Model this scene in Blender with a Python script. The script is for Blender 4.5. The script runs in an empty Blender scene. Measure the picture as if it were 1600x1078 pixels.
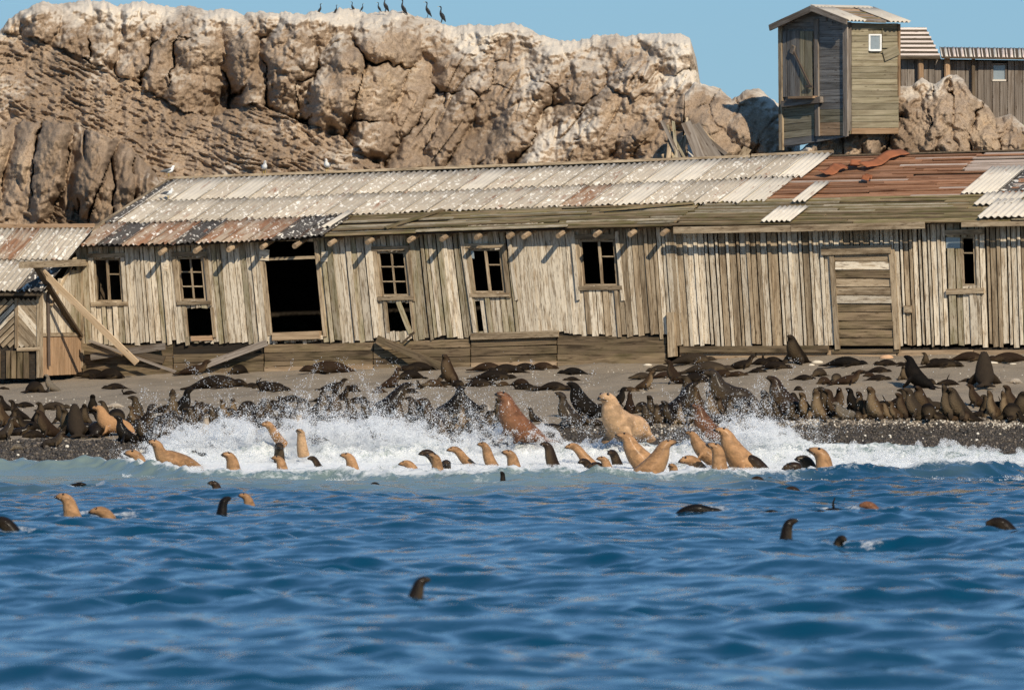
import bpy, math, random
import numpy as np
from mathutils import Vector, Matrix
rad = math.radians
random.seed(11); rng = np.random.default_rng(11)
scene = bpy.context.scene; col = scene.collection

# ------------------------------------------------------------------ camera, sky, sun, exposure
BACK, H, CX, CY = 120.0, 3.0, 800.0, 539.0             # the boat lies this far out; eye height, optical centre
F = 7200.0 * (110 + BACK) / 110                         # focal length in photo pixels
cd = bpy.data.cameras.new('camera'); cd.sensor_width = 36; cd.lens = 36 * F / 1600
cd.clip_start = 1; cd.clip_end = 9000
cd.dof.use_dof = True; cd.dof.focus_distance = 121 + BACK; cd.dof.aperture_fstop = 4.2
cam = bpy.data.objects.new('camera', cd); col.objects.link(cam)
cam.location = (0, -BACK, H); cam.rotation_euler = (rad(90), 0, 0)
scene.camera = cam
SUN_AZ, SUN_EL = 22.0, 33.0                          # degrees to the right of straight behind the camera, height
S = Vector((math.sin(rad(SUN_AZ)) * math.cos(rad(SUN_EL)), -math.cos(rad(SUN_AZ)) * math.cos(rad(SUN_EL)), math.sin(rad(SUN_EL))))
world = bpy.data.worlds.new('World'); scene.world = world; world.use_nodes = True
wn = world.node_tree.nodes; wl = world.node_tree.links
sky = wn.new('ShaderNodeTexSky'); sky.sky_type = 'NISHITA'; sky.sun_disc = False
sky.sun_elevation = rad(SUN_EL); sky.sun_rotation = math.atan2(S.x, S.y)
sky.air_density = 1.0; sky.dust_density = 0.0; sky.ozone_density = 3.0; sky.altitude = 0
gm = wn.new('ShaderNodeGamma'); gm.inputs['Gamma'].default_value = 0.5                # tone curve flattens the gradient of the whole sky
tn = wn.new('ShaderNodeMix'); tn.data_type = 'RGBA'; tn.blend_type = 'MULTIPLY'; tn.inputs[0].default_value = 1; tn.inputs[7].default_value = (.445, .74, 1.06, 1)
wl.new(sky.outputs[0], gm.inputs['Color']); wl.new(gm.outputs[0], tn.inputs[6]); wl.new(tn.outputs[2], wn['Background'].inputs[0])
wn['Background'].inputs[1].default_value = 0.15
sd = bpy.data.lights.new('sun', 'SUN'); sd.energy = 3.35; sd.angle = rad(0.6); sd.color = (1.0, 0.88, 0.70)
sun = bpy.data.objects.new('sun', sd); col.objects.link(sun)
sun.rotation_euler = S.to_track_quat('Z', 'Y').to_euler()
scene.view_settings.view_transform = 'Standard'; scene.view_settings.look = 'None'
scene.view_settings.gamma = 1; scene.view_settings.exposure = 0.55; scene.view_settings.use_curve_mapping = False
scene.render.engine = 'CYCLES'
scene.cycles.use_denoising = True; scene.cycles.denoising_prefilter = 'FAST'; scene.cycles.max_bounces = 8; scene.cycles.diffuse_bounces = 6
scene.cycles.glossy_bounces = 3; scene.cycles.transmission_bounces = 3; scene.cycles.transparent_max_bounces = 6
scene.cycles.use_adaptive_sampling = True; scene.cycles.adaptive_threshold = 0.02

# ------------------------------------------------------------------ helpers
def P(x, y, Y): return Vector(((x - CX) * (Y + BACK) / F, Y, H - (y - CY) * (Y + BACK) / F))
def interp(x, pts): return np.interp(x, [p[0] for p in pts], [p[1] for p in pts])
def sstep(a, b, x):
    t = np.clip((x - a) / (b - a), 0, 1); return t * t * (3 - 2 * t)
_GT = np.random.default_rng(99); _PERM = _GT.permutation(4096).astype(np.int32); _ANG = _GT.uniform(0, 2 * np.pi, 4096)
_GX = np.cos(_ANG).astype(np.float32) * 1.5; _GY = np.sin(_ANG).astype(np.float32) * 1.5
def gnoise(x, y, seed=0):
    x, y = np.broadcast_arrays(np.asarray(x, np.float32), np.asarray(y, np.float32))
    ix = np.floor(x).astype(np.int32); iy = np.floor(y).astype(np.int32); fx = x - ix; fy = y - iy
    def g(a, b):
        k = _PERM[(_PERM[(ix + a + seed * 57) & 4095] + iy + b) & 4095]; return _GX[k] * (fx - a) + _GY[k] * (fy - b)
    u = fx * fx * (3 - 2 * fx); v = fy * fy * (3 - 2 * fy)
    p = g(0, 0); p += (g(1, 0) - p) * u; q = g(0, 1); q += (g(1, 1) - q) * u
    return p + (q - p) * v
def fbm(x, y, octs=5, seed=0, gain=0.5, ridge=False):
    s = 0; a = 1.0
    for k in range(octs):
        n = gnoise(x, y, seed + k)
        if ridge: n = 1 - 2 * np.abs(n)
        s = s + a * n; a *= gain; x = x * 2.03 + 7.1; y = y * 2.03 + 3.7
    return s
WM = {}
def link(o, parent=None, M=None):
    col.objects.link(o)
    M = M if M is not None else Matrix()
    if parent is not None:
        o.parent = parent; o.matrix_parent_inverse = WM[parent.name].inverted()
    o.matrix_basis = M; WM[o.name] = M.copy()
    return o
def tag(o, label=None, cat=None, group=None, kind=None):
    for k, v in (('label', label), ('category', cat), ('group', group), ('kind', kind)):
        if v: o[k] = v
    return o
def empty(name, loc, label=None, cat=None, group=None):
    o = bpy.data.objects.new(name, None); o.empty_display_size = 0.2
    link(o, None, Matrix.Translation(Vector(loc))); return tag(o, label, cat, group)
def mesh(name, verts, faces, mat=None, smooth=False):
    me = bpy.data.meshes.new(name); me.from_pydata([tuple(v) for v in verts], [], faces)
    if mat: me.materials.append(mat)
    if smooth: me.polygons.foreach_set('use_smooth', [True] * len(me.polygons))
    me.update(); return me
def obj(name, me, parent=None, M=None): return link(bpy.data.objects.new(name, me), parent, M)
def grid_mesh(name, V, mat, smooth=True, flip=False):
    n, m = V.shape[:2]
    i = np.arange(n * m).reshape(n, m)
    q = np.stack([i[:-1, :-1], i[:-1, 1:], i[1:, 1:], i[1:, :-1]], -1).reshape(-1, 4)
    if flip: q = q[:, ::-1]
    me = bpy.data.meshes.new(name)
    me.vertices.add(n * m); me.vertices.foreach_set('co', V.reshape(-1).astype(np.float32))
    me.loops.add(q.size); me.loops.foreach_set('vertex_index', q.reshape(-1).astype(np.int32))
    me.polygons.add(len(q)); me.polygons.foreach_set('loop_start', np.arange(0, q.size, 4, dtype=np.int32))
    me.update(calc_edges=True)
    if smooth: me.polygons.foreach_set('use_smooth', np.ones(len(q), bool))
    me.materials.append(mat); return me
def attr(me, name, vals):
    a = me.attributes.new(name, 'FLOAT', 'POINT'); a.data.foreach_set('value', np.asarray(vals, np.float32).reshape(-1))
def frame_matrix(o, ex, ey, ez):
    return Matrix(((ex.x, ey.x, ez.x, o.x), (ex.y, ey.y, ez.y, o.y), (ex.z, ey.z, ez.z, o.z), (0, 0, 0, 1)))
def board(name, p0, p1, w, t, nrm, mat, parent=None, w1=None, seg=3, jit=0.03, ragged=0.0):
    """A sawn board from p0 to p1 (middle of its front face), w wide, t thick, front facing nrm. Local X runs along it."""
    p0 = Vector(p0); p1 = Vector(p1); L = (p1 - p0).length; ex = (p1 - p0) / max(L, 1e-6)
    ez = Vector(nrm); ez = (ez - ex * ez.dot(ex)).normalized(); ey = ez.cross(ex)
    w1 = w1 or w; vs = []; fs = []
    for i in range(seg + 1):
        f = i / seg; ww = (w + (w1 - w) * f) / 2; x = L * f
        a = ww * (1 + random.uniform(-jit, jit)); b = ww * (1 + random.uniform(-jit, jit)); z = random.uniform(-jit, jit) * t * 1.5
        xa = xb = x
        if ragged and i in (0, seg): xa += random.uniform(-ragged, ragged); xb += random.uniform(-ragged, ragged)
        vs += [(xa, -a, z), (xb, b, z), (xb, b, z - t), (xa, -a, z - t)]
    for i in range(seg):
        k = 4 * i
        for j in range(4): fs.append((k + j, k + (j + 1) % 4, k + 4 + (j + 1) % 4, k + 4 + j)[::-1])
    fs.append((0, 1, 2, 3)); k = 4 * seg; fs.append((k + 3, k + 2, k + 1, k))
    return obj(name, mesh(name, vs, fs, mat), parent, frame_matrix(p0, ex, ey, ez))
def log(name, p0, p1, r, mat, parent=None, r1=None, n=9):
    p0 = Vector(p0); p1 = Vector(p1); L = (p1 - p0).length; ex = (p1 - p0) / L
    ey = ex.orthogonal().normalized(); ez = ex.cross(ey); vs = []; fs = []; r1 = r1 or r
    for i in range(4):
        for j in range(n):
            a = 2 * math.pi * j / n; rr = (r + (r1 - r) * i / 3) * random.uniform(.93, 1.07)
            vs.append((L * i / 3, rr * math.cos(a), rr * math.sin(a)))
    for i in range(3):
        for j in range(n): fs.append((i * n + j, i * n + (j + 1) % n, (i + 1) * n + (j + 1) % n, (i + 1) * n + j)[::-1])
    fs.append(tuple(range(n))); fs.append(tuple(range(4 * n - 1, 3 * n - 1, -1)))
    return obj(name, mesh(name, vs, fs, mat), parent, frame_matrix(p0, ex, ey, ez))
def catmull(pts, n):
    p = np.array(pts, float); out = []
    q = np.vstack([2 * p[0] - p[1], p, 2 * p[-1] - p[-2]])
    m = len(p) - 1
    for s in np.linspace(0, m, n):
        i = min(int(s), m - 1); t = s - i; a, b, c, d = q[i:i + 4]
        out.append(.5 * ((2 * b) + (c - a) * t + (2 * a - 5 * b + 4 * c - d) * t * t + (3 * b - a - 3 * c + d) * t ** 3))
    return np.array(out)
def tube(st, n=24, m=14, side=(0, 1, 0)):
    """Closed loft through stations (x, y, z, half width, half height)."""
    a = catmull(st, n); c = a[:, :3]; r = np.maximum(a[:, 3:5], .004)
    t = np.gradient(c, axis=0); t /= np.linalg.norm(t, axis=1)[:, None]
    sd = np.array(side, float)[None] - (t @ np.array(side, float))[:, None] * t; sd /= np.linalg.norm(sd, axis=1)[:, None]
    up = np.cross(t, sd); ph = np.linspace(0, 2 * np.pi, m, endpoint=False)
    V = c[:, None] + r[:, :1, None] * np.cos(ph)[None, :, None] * sd[:, None] + r[:, 1:, None] * np.sin(ph)[None, :, None] * up[:, None]
    vs = V.reshape(-1, 3).tolist(); fs = []
    for i in range(n - 1):
        for j in range(m): fs.append((i * m + j, i * m + (j + 1) % m, (i + 1) * m + (j + 1) % m, (i + 1) * m + j))
    k = len(vs); vs += [c[0].tolist(), c[-1].tolist()]
    for j in range(m): fs.append((k, (j + 1) % m, j)); fs.append((k + 1, (n - 1) * m + j, (n - 1) * m + (j + 1) % m))
    return vs, fs
def fuse(name, pieces, voxel, mat, smooth=4):
    """Grow one continuous skin over overlapping closed lofts."""
    V = []; Fc = []
    for vs, fs in pieces:
        k = len(V); V += vs; Fc += [tuple(i + k for i in f) for f in fs]
    tmp = bpy.data.objects.new('tmp', mesh('tmp', V, Fc)); col.objects.link(tmp)
    m = tmp.modifiers.new('r', 'REMESH'); m.mode = 'VOXEL'; m.voxel_size = voxel
    s = tmp.modifiers.new('s', 'SMOOTH'); s.iterations = smooth; s.factor = .5
    dg = bpy.context.evaluated_depsgraph_get()
    me = bpy.data.meshes.new_from_object(tmp.evaluated_get(dg)); me.name = name
    old = tmp.data; bpy.data.objects.remove(tmp); bpy.data.meshes.remove(old)
    me.materials.clear(); me.materials.append(mat)
    me.polygons.foreach_set('use_smooth', np.ones(len(me.polygons), bool)); return me
def blob(c, r, n=8, m=10):
    vs = []; fs = []
    for i in range(n + 1):
        a = math.pi * i / n
        for j in range(m):
            b = 2 * math.pi * j / m
            vs.append((c[0] + r[0] * math.cos(a), c[1] + r[1] * math.sin(a) * math.cos(b), c[2] + r[2] * math.sin(a) * math.sin(b)))
    for i in range(n):
        for j in range(m): fs.append((i * m + j, i * m + (j + 1) % m, (i + 1) * m + (j + 1) % m, (i + 1) * m + j))
    return vs, fs
def copy_tree(o, parent=None):
    c = o.copy(); col.objects.link(c)
    if parent is not None: c.parent = parent
    for ch in o.children: copy_tree(ch, c)
    return c
def point_cloud(name, pts, radii, mat, label, extra=None):
    """Tens of thousands of drops or grains: real spheres grown on points by geometry nodes."""
    me = bpy.data.meshes.new(name); me.vertices.add(len(pts)); me.vertices.foreach_set('co', np.asarray(pts, np.float32).reshape(-1))
    attr(me, 'rad', radii)
    if extra is not None: attr(me, 'tone', extra)
    me.materials.append(mat); o = obj(name, me); tag(o, label, None, None, 'stuff')
    g = bpy.data.node_groups.new(name, 'GeometryNodeTree')
    g.interface.new_socket('Geometry', in_out='INPUT', socket_type='NodeSocketGeometry')
    g.interface.new_socket('Geometry', in_out='OUTPUT', socket_type='NodeSocketGeometry')
    i = g.nodes.new('NodeGroupInput'); q = g.nodes.new('NodeGroupOutput'); mp = g.nodes.new('GeometryNodeMeshToPoints')
    na = g.nodes.new('GeometryNodeInputNamedAttribute'); na.data_type = 'FLOAT'; na.inputs['Name'].default_value = 'rad'
    sm = g.nodes.new('GeometryNodeSetMaterial'); sm.inputs['Material'].default_value = mat
    g.links.new(i.outputs[0], mp.inputs['Mesh']); g.links.new(na.outputs['Attribute'], mp.inputs['Radius'])
    g.links.new(mp.outputs[0], sm.inputs[0]); g.links.new(sm.outputs[0], q.inputs[0])
    md = o.modifiers.new('points', 'NODES'); md.node_group = g
    return o

# ------------------------------------------------------------------ materials
class NT:
    def __init__(s, name):
        s.m = bpy.data.materials.new(name); s.m.use_nodes = True; s.n = s.m.node_tree.nodes; s.l = s.m.node_tree.links
        s.b = s.n['Principled BSDF']; s.o = s.n['Material Output']
        s.tc = s.n.new('ShaderNodeTexCoord'); s.oi = s.n.new('ShaderNodeObjectInfo')
    def put(s, sock, v):
        if isinstance(v, bpy.types.NodeSocket): s.l.new(v, sock)
        elif v is not None: sock.default_value = (*v, 1) if isinstance(v, (tuple, list)) and len(v) == 3 and sock.type == 'RGBA' else v
    def coord(s, scale=(1, 1, 1), rnd=0.0, rot=(0, 0, 0)):
        v = s.tc.outputs['Object']
        if rnd:
            a = s.n.new('ShaderNodeVectorMath'); a.operation = 'ADD'; c = s.n.new('ShaderNodeMath'); c.operation = 'MULTIPLY'
            s.l.new(s.oi.outputs['Random'], c.inputs[0]); c.inputs[1].default_value = rnd
            s.l.new(v, a.inputs[0]); s.l.new(c.outputs[0], a.inputs[1]); v = a.outputs[0]
        mp = s.n.new('ShaderNodeMapping'); mp.inputs['Scale'].default_value = scale; mp.inputs['Rotation'].default_value = rot
        s.l.new(v, mp.inputs['Vector']); return mp.outputs[0]
    def noise(s, vec, scale=1, detail=4, rough=.55, dist=0.0):
        n = s.n.new('ShaderNodeTexNoise'); s.l.new(vec, n.inputs['Vector'])
        n.inputs['Scale'].default_value = scale; n.inputs['Detail'].default_value = detail; n.inputs['Roughness'].default_value = rough
        n.inputs['Distortion'].default_value = dist; return n.outputs['Fac']
    def voronoi(s, vec, scale=1, feature='F1', out='Distance'):
        n = s.n.new('ShaderNodeTexVoronoi'); s.l.new(vec, n.inputs['Vector']); n.inputs['Scale'].default_value = scale
        n.feature = feature; return n.outputs[out]
    def ramp(s, f, stops, smooth=False):
        n = s.n.new('ShaderNodeValToRGB'); s.put(n.inputs[0], f); e = n.color_ramp.elements
        while len(e) < len(stops): e.new(.5)
        for k, (p, c) in enumerate(stops):
            e[k].position = p; e[k].color = (c, c, c, 1) if isinstance(c, (int, float)) else (*c, 1)
        if smooth: n.color_ramp.interpolation = 'EASE'
        return n.outputs[0]
    def mix(s, f, a, b, mode='MIX'):
        n = s.n.new('ShaderNodeMix'); n.data_type = 'RGBA'; n.blend_type = mode
        s.put(n.inputs[0], f); s.put(n.inputs[6], a); s.put(n.inputs[7], b); return n.outputs[2]
    def math(s, op, a, b=None, clamp=False):
        n = s.n.new('ShaderNodeMath'); n.operation = op; n.use_clamp = clamp; s.put(n.inputs[0], a)
        if b is not None: s.put(n.inputs[1], b)
        return n.outputs[0]
    def attr(s, name):
        n = s.n.new('ShaderNodeAttribute'); n.attribute_name = name; return n.outputs['Fac']
    def bump(s, h, strength=.4, dist=.02):
        n = s.n.new('ShaderNodeBump'); n.inputs['Strength'].default_value = strength; n.inputs['Distance'].default_value = dist
        s.l.new(h, n.inputs['Height']); s.l.new(n.outputs[0], s.b.inputs['Normal'])
    def done(s, color, rough=.85, spec=.3):
        s.put(s.b.inputs['Base Color'], color); s.put(s.b.inputs['Roughness'], rough); s.b.inputs['Specular IOR Level'].default_value = spec
        return s.m
def wood(name, dark, light, stain=(.075, .045, .023), stain_amt=.5, moss=0.0, vary=.25, paint=None, peel=0.0):
    t = NT(name)
    g = t.noise(t.coord((1.1, 26, 26), 40), 1, 5, .6)
    c = t.mix(t.ramp(g, [(.3, 0), (.68, 1)]), dark, light)
    s2 = t.noise(t.coord((.9, 5, 5), 60), 1.3, 4, .6, .3)
    c = t.mix(t.ramp(s2, [(.48, 0), (.66, stain_amt)]), c, stain)
    k = t.voronoi(t.coord((2.2, 9, 9), 30), 1.0)                       # knots and nail stains
    c = t.mix(t.ramp(k, [(.07, .75), (.16, 0)]), c, (.05, .03, .018))
    if paint:
        p = t.noise(t.coord((.8, 7, 7), 90), 2.0, 6, .7)
        c = t.mix(t.ramp(p, [(.41, 0), (.52, .85)]), c, paint)
    if peel:                                                             # flaked and rotten patches, nail runs
        pk = t.noise(t.coord((2.6, 15, 15), 25), 1.6, 4, .7, .3)
        c = t.mix(t.ramp(pk, [(.53, 0), (.64, peel)]), c, (.105, .066, .036))
    if moss:
        ms = t.noise(t.coord((1.2, 3, 3), 70), 1.2, 4)
        c = t.mix(t.ramp(ms, [(.42, 0), (.62, moss)]), c, (.09, .095, .02))
    v = t.math('ADD', t.math('MULTIPLY', t.oi.outputs['Random'], 2 * vary), 1 - vary)
    hsv = t.n.new('ShaderNodeHueSaturation'); t.put(hsv.inputs['Color'], c); t.put(hsv.inputs['Value'], v)
    t.bump(g, .5, .012); return t.done(hsv.outputs[0], .88, .2)
M_board = wood('weathered_board', (.31, .225, .14), (.57, .475, .345), stain_amt=.6, vary=.22, paint=(.68, .60, .475), peel=.6)
M_board_moss = wood('mossy_board', (.18, .13, .075), (.40, .32, .21), stain_amt=.55, moss=.35, paint=(.46, .395, .29), peel=.7)
M_trim = wood('trim_board', (.23, .165, .10), (.46, .37, .255), stain_amt=.6, peel=.65)
M_found = wood('foundation_plank', (.10, .07, .042), (.26, .19, .118), stain=(.035, .024, .014), stain_amt=.8, moss=.15, vary=.35)
M_pink = wood('reddish_board', (.27, .165, .09), (.45, .30, .185), stain_amt=.35)
M_new = wood('fresh_lumber', (.48, .34, .20), (.62, .48, .33), stain_amt=.2, vary=.1)
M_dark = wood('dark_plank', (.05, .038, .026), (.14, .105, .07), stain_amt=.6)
M_log = wood('cut_log', (.22, .15, .09), (.42, .31, .2), stain_amt=.3)
M_roofb = wood('mossy_roof_board', (.12, .085, .045), (.36, .265, .155), stain_amt=.6, moss=.5, vary=.4)
M_rustb = wood('rust_brown_roof_board', (.13, .048, .022), (.30, .142, .072), stain=(.085, .028, .012), stain_amt=.65, vary=.35, paint=(.31, .165, .095))
M_rustpale = wood('pale_pink_roof_board', (.36, .265, .205), (.56, .46, .385), stain_amt=.25, vary=.2)
M_olive = wood('olive_tower_board', (.17, .145, .092), (.33, .285, .20), stain_amt=.4, moss=.1)
M_slate = wood('blue_grey_tower_board', (.11, .105, .10), (.25, .235, .215), stain_amt=.4)
M_grey = wood('grey_plank', (.13, .105, .085), (.29, .25, .21), stain_amt=.5)
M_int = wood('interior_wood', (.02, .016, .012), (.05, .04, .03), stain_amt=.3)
def sheet_mat(name, base, base2, rust_amt, drop=.55, rust=(.20, .075, .035), lichen=None):
    t = NT(name)
    c = t.mix(t.noise(t.coord((1.2, 7, 7), 50), 1.5, 5, .6), base, base2)
    r = t.noise(t.coord((1.0, 4, 4), 80), 1.1, 5, .65, .4)
    c = t.mix(t.ramp(r, [(.62 - .35 * rust_amt, 0), (.75 - .3 * rust_amt, .9)]), c, rust)
    if lichen: c = t.mix(t.ramp(t.noise(t.coord((2, 2, 2), 30), 1.5, 4), [(.45, 0), (.6, .6)]), c, lichen)
    d = t.noise(t.coord((5, 7, 7), 20), 1.0, 4, .6, .8)                   # bird droppings
    c = t.mix(t.ramp(d, [(drop + .04, 0), (drop + .10, .8)]), c, (.77, .735, .665))
    v = t.math('ADD', t.math('MULTIPLY', t.oi.outputs['Random'], .24), .88)
    hsv = t.n.new('ShaderNodeHueSaturation'); t.put(hsv.inputs['Color'], c); t.put(hsv.inputs['Value'], v)
    t.bump(r, .3, .01); return t.done(hsv.outputs[0], .8, .25)
M_sheet = sheet_mat('asbestos_sheet', (.33, .285, .225), (.49, .43, .35), .10, .52)
M_sheetw = sheet_mat('pale_sheet', (.48, .43, .36), (.62, .57, .49), .05, .60)
M_rust = sheet_mat('rusted_sheet', (.27, .20, .145), (.40, .335, .26), .58, .55, rust=(.21, .10, .052))
M_tar = sheet_mat('tar_black_sheet', (.04, .036, .033), (.10, .09, .082), .15, .52)
M_flash = sheet_mat('rust_flashing', (.24, .075, .03), (.34, .13, .06), .5, .75)
def plain(name, c, rough=.6, spec=.4):
    t = NT(name); n = t.noise(t.coord((6, 6, 6), 5), 1.5, 4)
    return t.done(t.mix(n, tuple(x * .8 for x in c), tuple(min(1, x * 1.15) for x in c)), rough, spec)
M_glass = plain('dusty_glass', (.25, .29, .31), .12, .8)
M_eye = plain('dark_eye', (.008, .006, .005), .15, .6)
M_white = plain('white_feather', (.80, .80, .78), .8); M_gullgrey = plain('slate_wing', (.10, .11, .12), .8)
M_black = plain('black_feather', (.012, .014, .016), .5); M_beak = plain('yellow_beak', (.55, .38, .06), .5)
M_iron = plain('rusty_iron', (.09, .065, .05), .7)
def fur(name, rough):
    t = NT(name)
    n = t.noise(t.coord((1, 1, 1), 30), 7, 5, .65); m2 = t.noise(t.coord((1, 1, 1), 50), 2.5, 3)
    base = t.oi.outputs['Color']
    c = t.mix(t.ramp(n, [(.32, .45 if rough < .6 else .3), (.6, 0)]), base, t.mix(.75, base, (.012, .009, .007)))
    c = t.mix(t.ramp(m2, [(.45, 0), (.75, .4)]), c, t.mix(.06, base, (.30, .20, .12)))
    if rough < .6: c = t.mix(t.ramp(t.noise(t.coord((1, 1, 1.6), 80), 3.4, 4, .65, .4), [(.46, 0), (.62, .6)]), c, t.mix(.72, base, (.01, .008, .006)))     # soaked dark patches
    pale = t.math('MULTIPLY', t.attr('pale'), t.oi.outputs['Alpha'])
    c = t.mix(pale, c, t.mix(.42, base, (.46, .33, .19)))
    c = t.mix(t.math('MULTIPLY', t.attr('dusk'), .8), c, t.mix(.8, base, (.02, .014, .01)))
    w = t.n.new('ShaderNodeTexNoise'); t.l.new(t.coord((1, 1, 1), 10), w.inputs['Vector']); w.inputs['Scale'].default_value = 18; w.inputs['Detail'].default_value = 4
    t.bump(w.outputs['Fac'], .55, .03)
    t.b.inputs['Coat Weight'].default_value = .10 if rough < .6 else 0.0; t.b.inputs['Coat Roughness'].default_value = .2
    return t.done(c, rough, .08)
M_fur = fur('seal_fur', .75); M_wet = fur('wet_seal_fur', .45)
# rock
def rock_mat():
    t = NT('guano_streaked_rock'); v = t.coord()
    b = t.noise(v, 2.6, 5, .7); d = t.noise(v, 13, 3, .65)
    c = t.ramp(t.attr('tone'), [(.22, (.225, .16, .108)), (.42, (.305, .222, .152)), (.62, (.385, .29, .207)), (.85, (.44, .325, .215))])
    c = t.mix(t.ramp(b, [(.34, .45), (.52, 0)]), c, (.17, .118, .077))
    c = t.mix(t.ramp(d, [(.54, 0), (.70, .6)]), c, (.085, .058, .04))
    c = t.mix(t.ramp(t.noise(v, 30, 2, .6), [(.35, .5), (.5, 0)]), c, (.11, .075, .05))
    g = t.math('ADD', t.attr('guano'), t.math('ADD', t.math('MULTIPLY', t.math('SUBTRACT', b, .5), 1.0), t.math('MULTIPLY', t.math('SUBTRACT', d, .5), .5)))
    c = t.mix(t.ramp(g, [(.32, 0), (.95, .9)]), c, (.70, .62, .51))
    t.bump(t.math('ADD', b, t.math('MULTIPLY', d, .6)), .7, .07)
    return t.done(c, .93, .15)
M_rock = rock_mat()
def ground_mat():
    t = NT('beach_sand'); v = t.coord()
    n = t.noise(v, 2.0, 5, .6); f = t.noise(v, 30, 3, .6)
    sand = t.mix(n, (.225, .182, .132), (.295, .24, .176))
    sand = t.mix(t.ramp(t.noise(v, .8, 4), [(.5, 0), (.68, .6)]), sand, (.155, .126, .093))
    sand = t.mix(t.ramp(f, [(.62, 0), (.72, .5)]), sand, (.36, .32, .26))
    grav = t.mix(t.ramp(t.noise(v, 22, 4, .7), [(.35, 0), (.7, 1)]), (.026, .022, .018), (.095, .078, .062))
    w = t.math('ADD', t.attr('gravel'), t.math('MULTIPLY', t.math('SUBTRACT', t.noise(v, 3.5, 4), .5), .5))
    k = t.ramp(w, [(.4, 0), (.6, 1)])
    t.bump(t.math('ADD', f, n), .6, .04)
    return t.done(t.mix(k, sand, grav), t.ramp(k, [(0, .95), (1, .6)]), .3)
M_ground = ground_mat()
def water_mat():
    t = NT('sea_water')
    milk = t.attr('milk'); foam = t.attr('foam')
    deep = t.mix(milk, (.0004, .042, .086), (.19, .245, .215))
    fn = t.noise(t.coord((1, .4, 1)), 7, 5, .75, .6)
    k = t.ramp(t.math('ADD', foam, t.math('MULTIPLY', t.math('SUBTRACT', fn, .5), 1.7)), [(.50, 0), (.92, 1)])
    c = t.mix(k, deep, (.62, .64, .64))
    t.bump(t.noise(t.coord((1, .55, 1)), 5.5, 2, .6), .20, .06)
    t.b.inputs['IOR'].default_value = 1.33
    return t.done(c, t.math('ADD', t.math('MULTIPLY', k, .6), t.math('ADD', .07, t.math('MULTIPLY', milk, .15))), .5)
M_water = water_mat()
def foam_mat():
    t = NT('white_spray')
    t.b.inputs['Subsurface Weight'].default_value = 0
    d = t.n.new('ShaderNodeBsdfDiffuse'); d.inputs['Color'].default_value = (.92, .93, .93, 1)
    q = t.n.new('ShaderNodeBsdfTranslucent'); q.inputs['Color'].default_value = (.92, .93, .95, 1)
    m = t.n.new('ShaderNodeMixShader'); m.inputs[0].default_value = .45
    t.l.new(d.outputs[0], m.inputs[1]); t.l.new(q.outputs[0], m.inputs[2]); t.l.new(m.outputs[0], t.o.inputs['Surface']); return t.m
M_foam = foam_mat()
def pebble_mat():
    t = NT('beach_pebbles')
    c = t.ramp(t.attr('tone'), [(0, (.02, .018, .016)), (.5, (.07, .058, .046)), (.8, (.16, .13, .10)), (.93, (.42, .36, .28)), (1, (.62, .58, .5))])
    return t.done(c, .6, .35)
M_pebble = pebble_mat()
# ------------------------------------------------------------------ the lie of the land
TH = rad(25.0); BU = Vector((math.cos(TH), -math.sin(TH), 0)); BV = Vector((math.sin(TH), math.cos(TH), 0)); BO = Vector((0, 128.0, 0))
GROUND_Y = [(-600, 605), (0, 592), (260, 583), (700, 573), (1040, 567), (1200, 557), (1600, 552), (2200, 548)]
BERM_Y = [(-600, 692), (0, 688), (200, 688), (400, 680), (700, 672), (1000, 662), (1150, 658), (2200, 655)]
def wall_Y(X): return 128.0 - np.tan(TH) * X
YB = 111.5
def terrain(X, Y):
    X = np.asarray(X, float); Y = np.asarray(Y, float)
    Yw = np.maximum(wall_Y(X), 114.0); Xc = np.clip(X, -30, 30)
    zw = H - (interp(CX + Xc * F / (Yw + BACK), GROUND_Y) - CY) * (Yw + BACK) / F
    zb = H - (interp(CX + Xc * F / (YB + BACK), BERM_Y) - CY) * (YB + BACK) / F
    yb = YB + .35 * gnoise(X * .35, X * 0 + .5, 5)
    t = np.clip((Y - yb) / (Yw - yb), 0, 1)
    z_sand = zb + (zw - zb) * t ** .92
    t2 = np.clip((Y - 107.6) / (yb - 107.6), 0, 1); z_slope = zb * t2 ** .85
    z = np.where(Y >= yb, z_sand, np.where(Y > 107.6, z_slope, (Y - 107.6) * .22))
    z = np.maximum(z, -3.0)
    rough = fbm(X * .7, Y * .7, 4, 21) * .05 * sstep(107, 109, Y)
    z = z + rough + np.where(Y < yb, fbm(X * 2.2, Y * 2.2, 3, 31) * .035 * sstep(107.5, 108.5, Y), 0)
    back = np.clip(Y - Yw - 9.0, 0, None); z = z + np.minimum(back * .35, 3.0) * (Y > 118)
    return z
def on_ground(x, y, Y0=106.0, Y1=140.0):
    Ys = np.arange(Y0, Y1, .04); X = (x - CX) * (Ys + BACK) / F; Z = H - (y - CY) * (Ys + BACK) / F
    k = np.nonzero(terrain(X, Ys) >= Z)[0]
    i = k[0] if len(k) else len(Ys) - 1
    return Vector((X[i], Ys[i], float(terrain(X[i], Ys[i]))))
xs = np.concatenate([[-3000, -400, -80, -40], np.linspace(-22, 22, 520), [40, 80, 400, 3000]])
ys = np.concatenate([[101, 104, 106], np.linspace(107, 112.5, 150), np.linspace(112.6, 134, 190), np.linspace(135, 175, 40), [220, 400]])
XX, YY = np.meshgrid(xs, ys); ZZ = terrain(XX, YY)
me = grid_mesh('beach', np.stack([XX, YY, ZZ], -1), M_ground)
yb = YB + .35 * gnoise(XX * .35, XX * 0 + .5, 5)
attr(me, 'gravel', 1 - sstep(-.25, .15, YY - yb))
tag(obj('beach', me), 'grey brown sand above a slope of dark wet gravel', None, None, 'structure')

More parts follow.
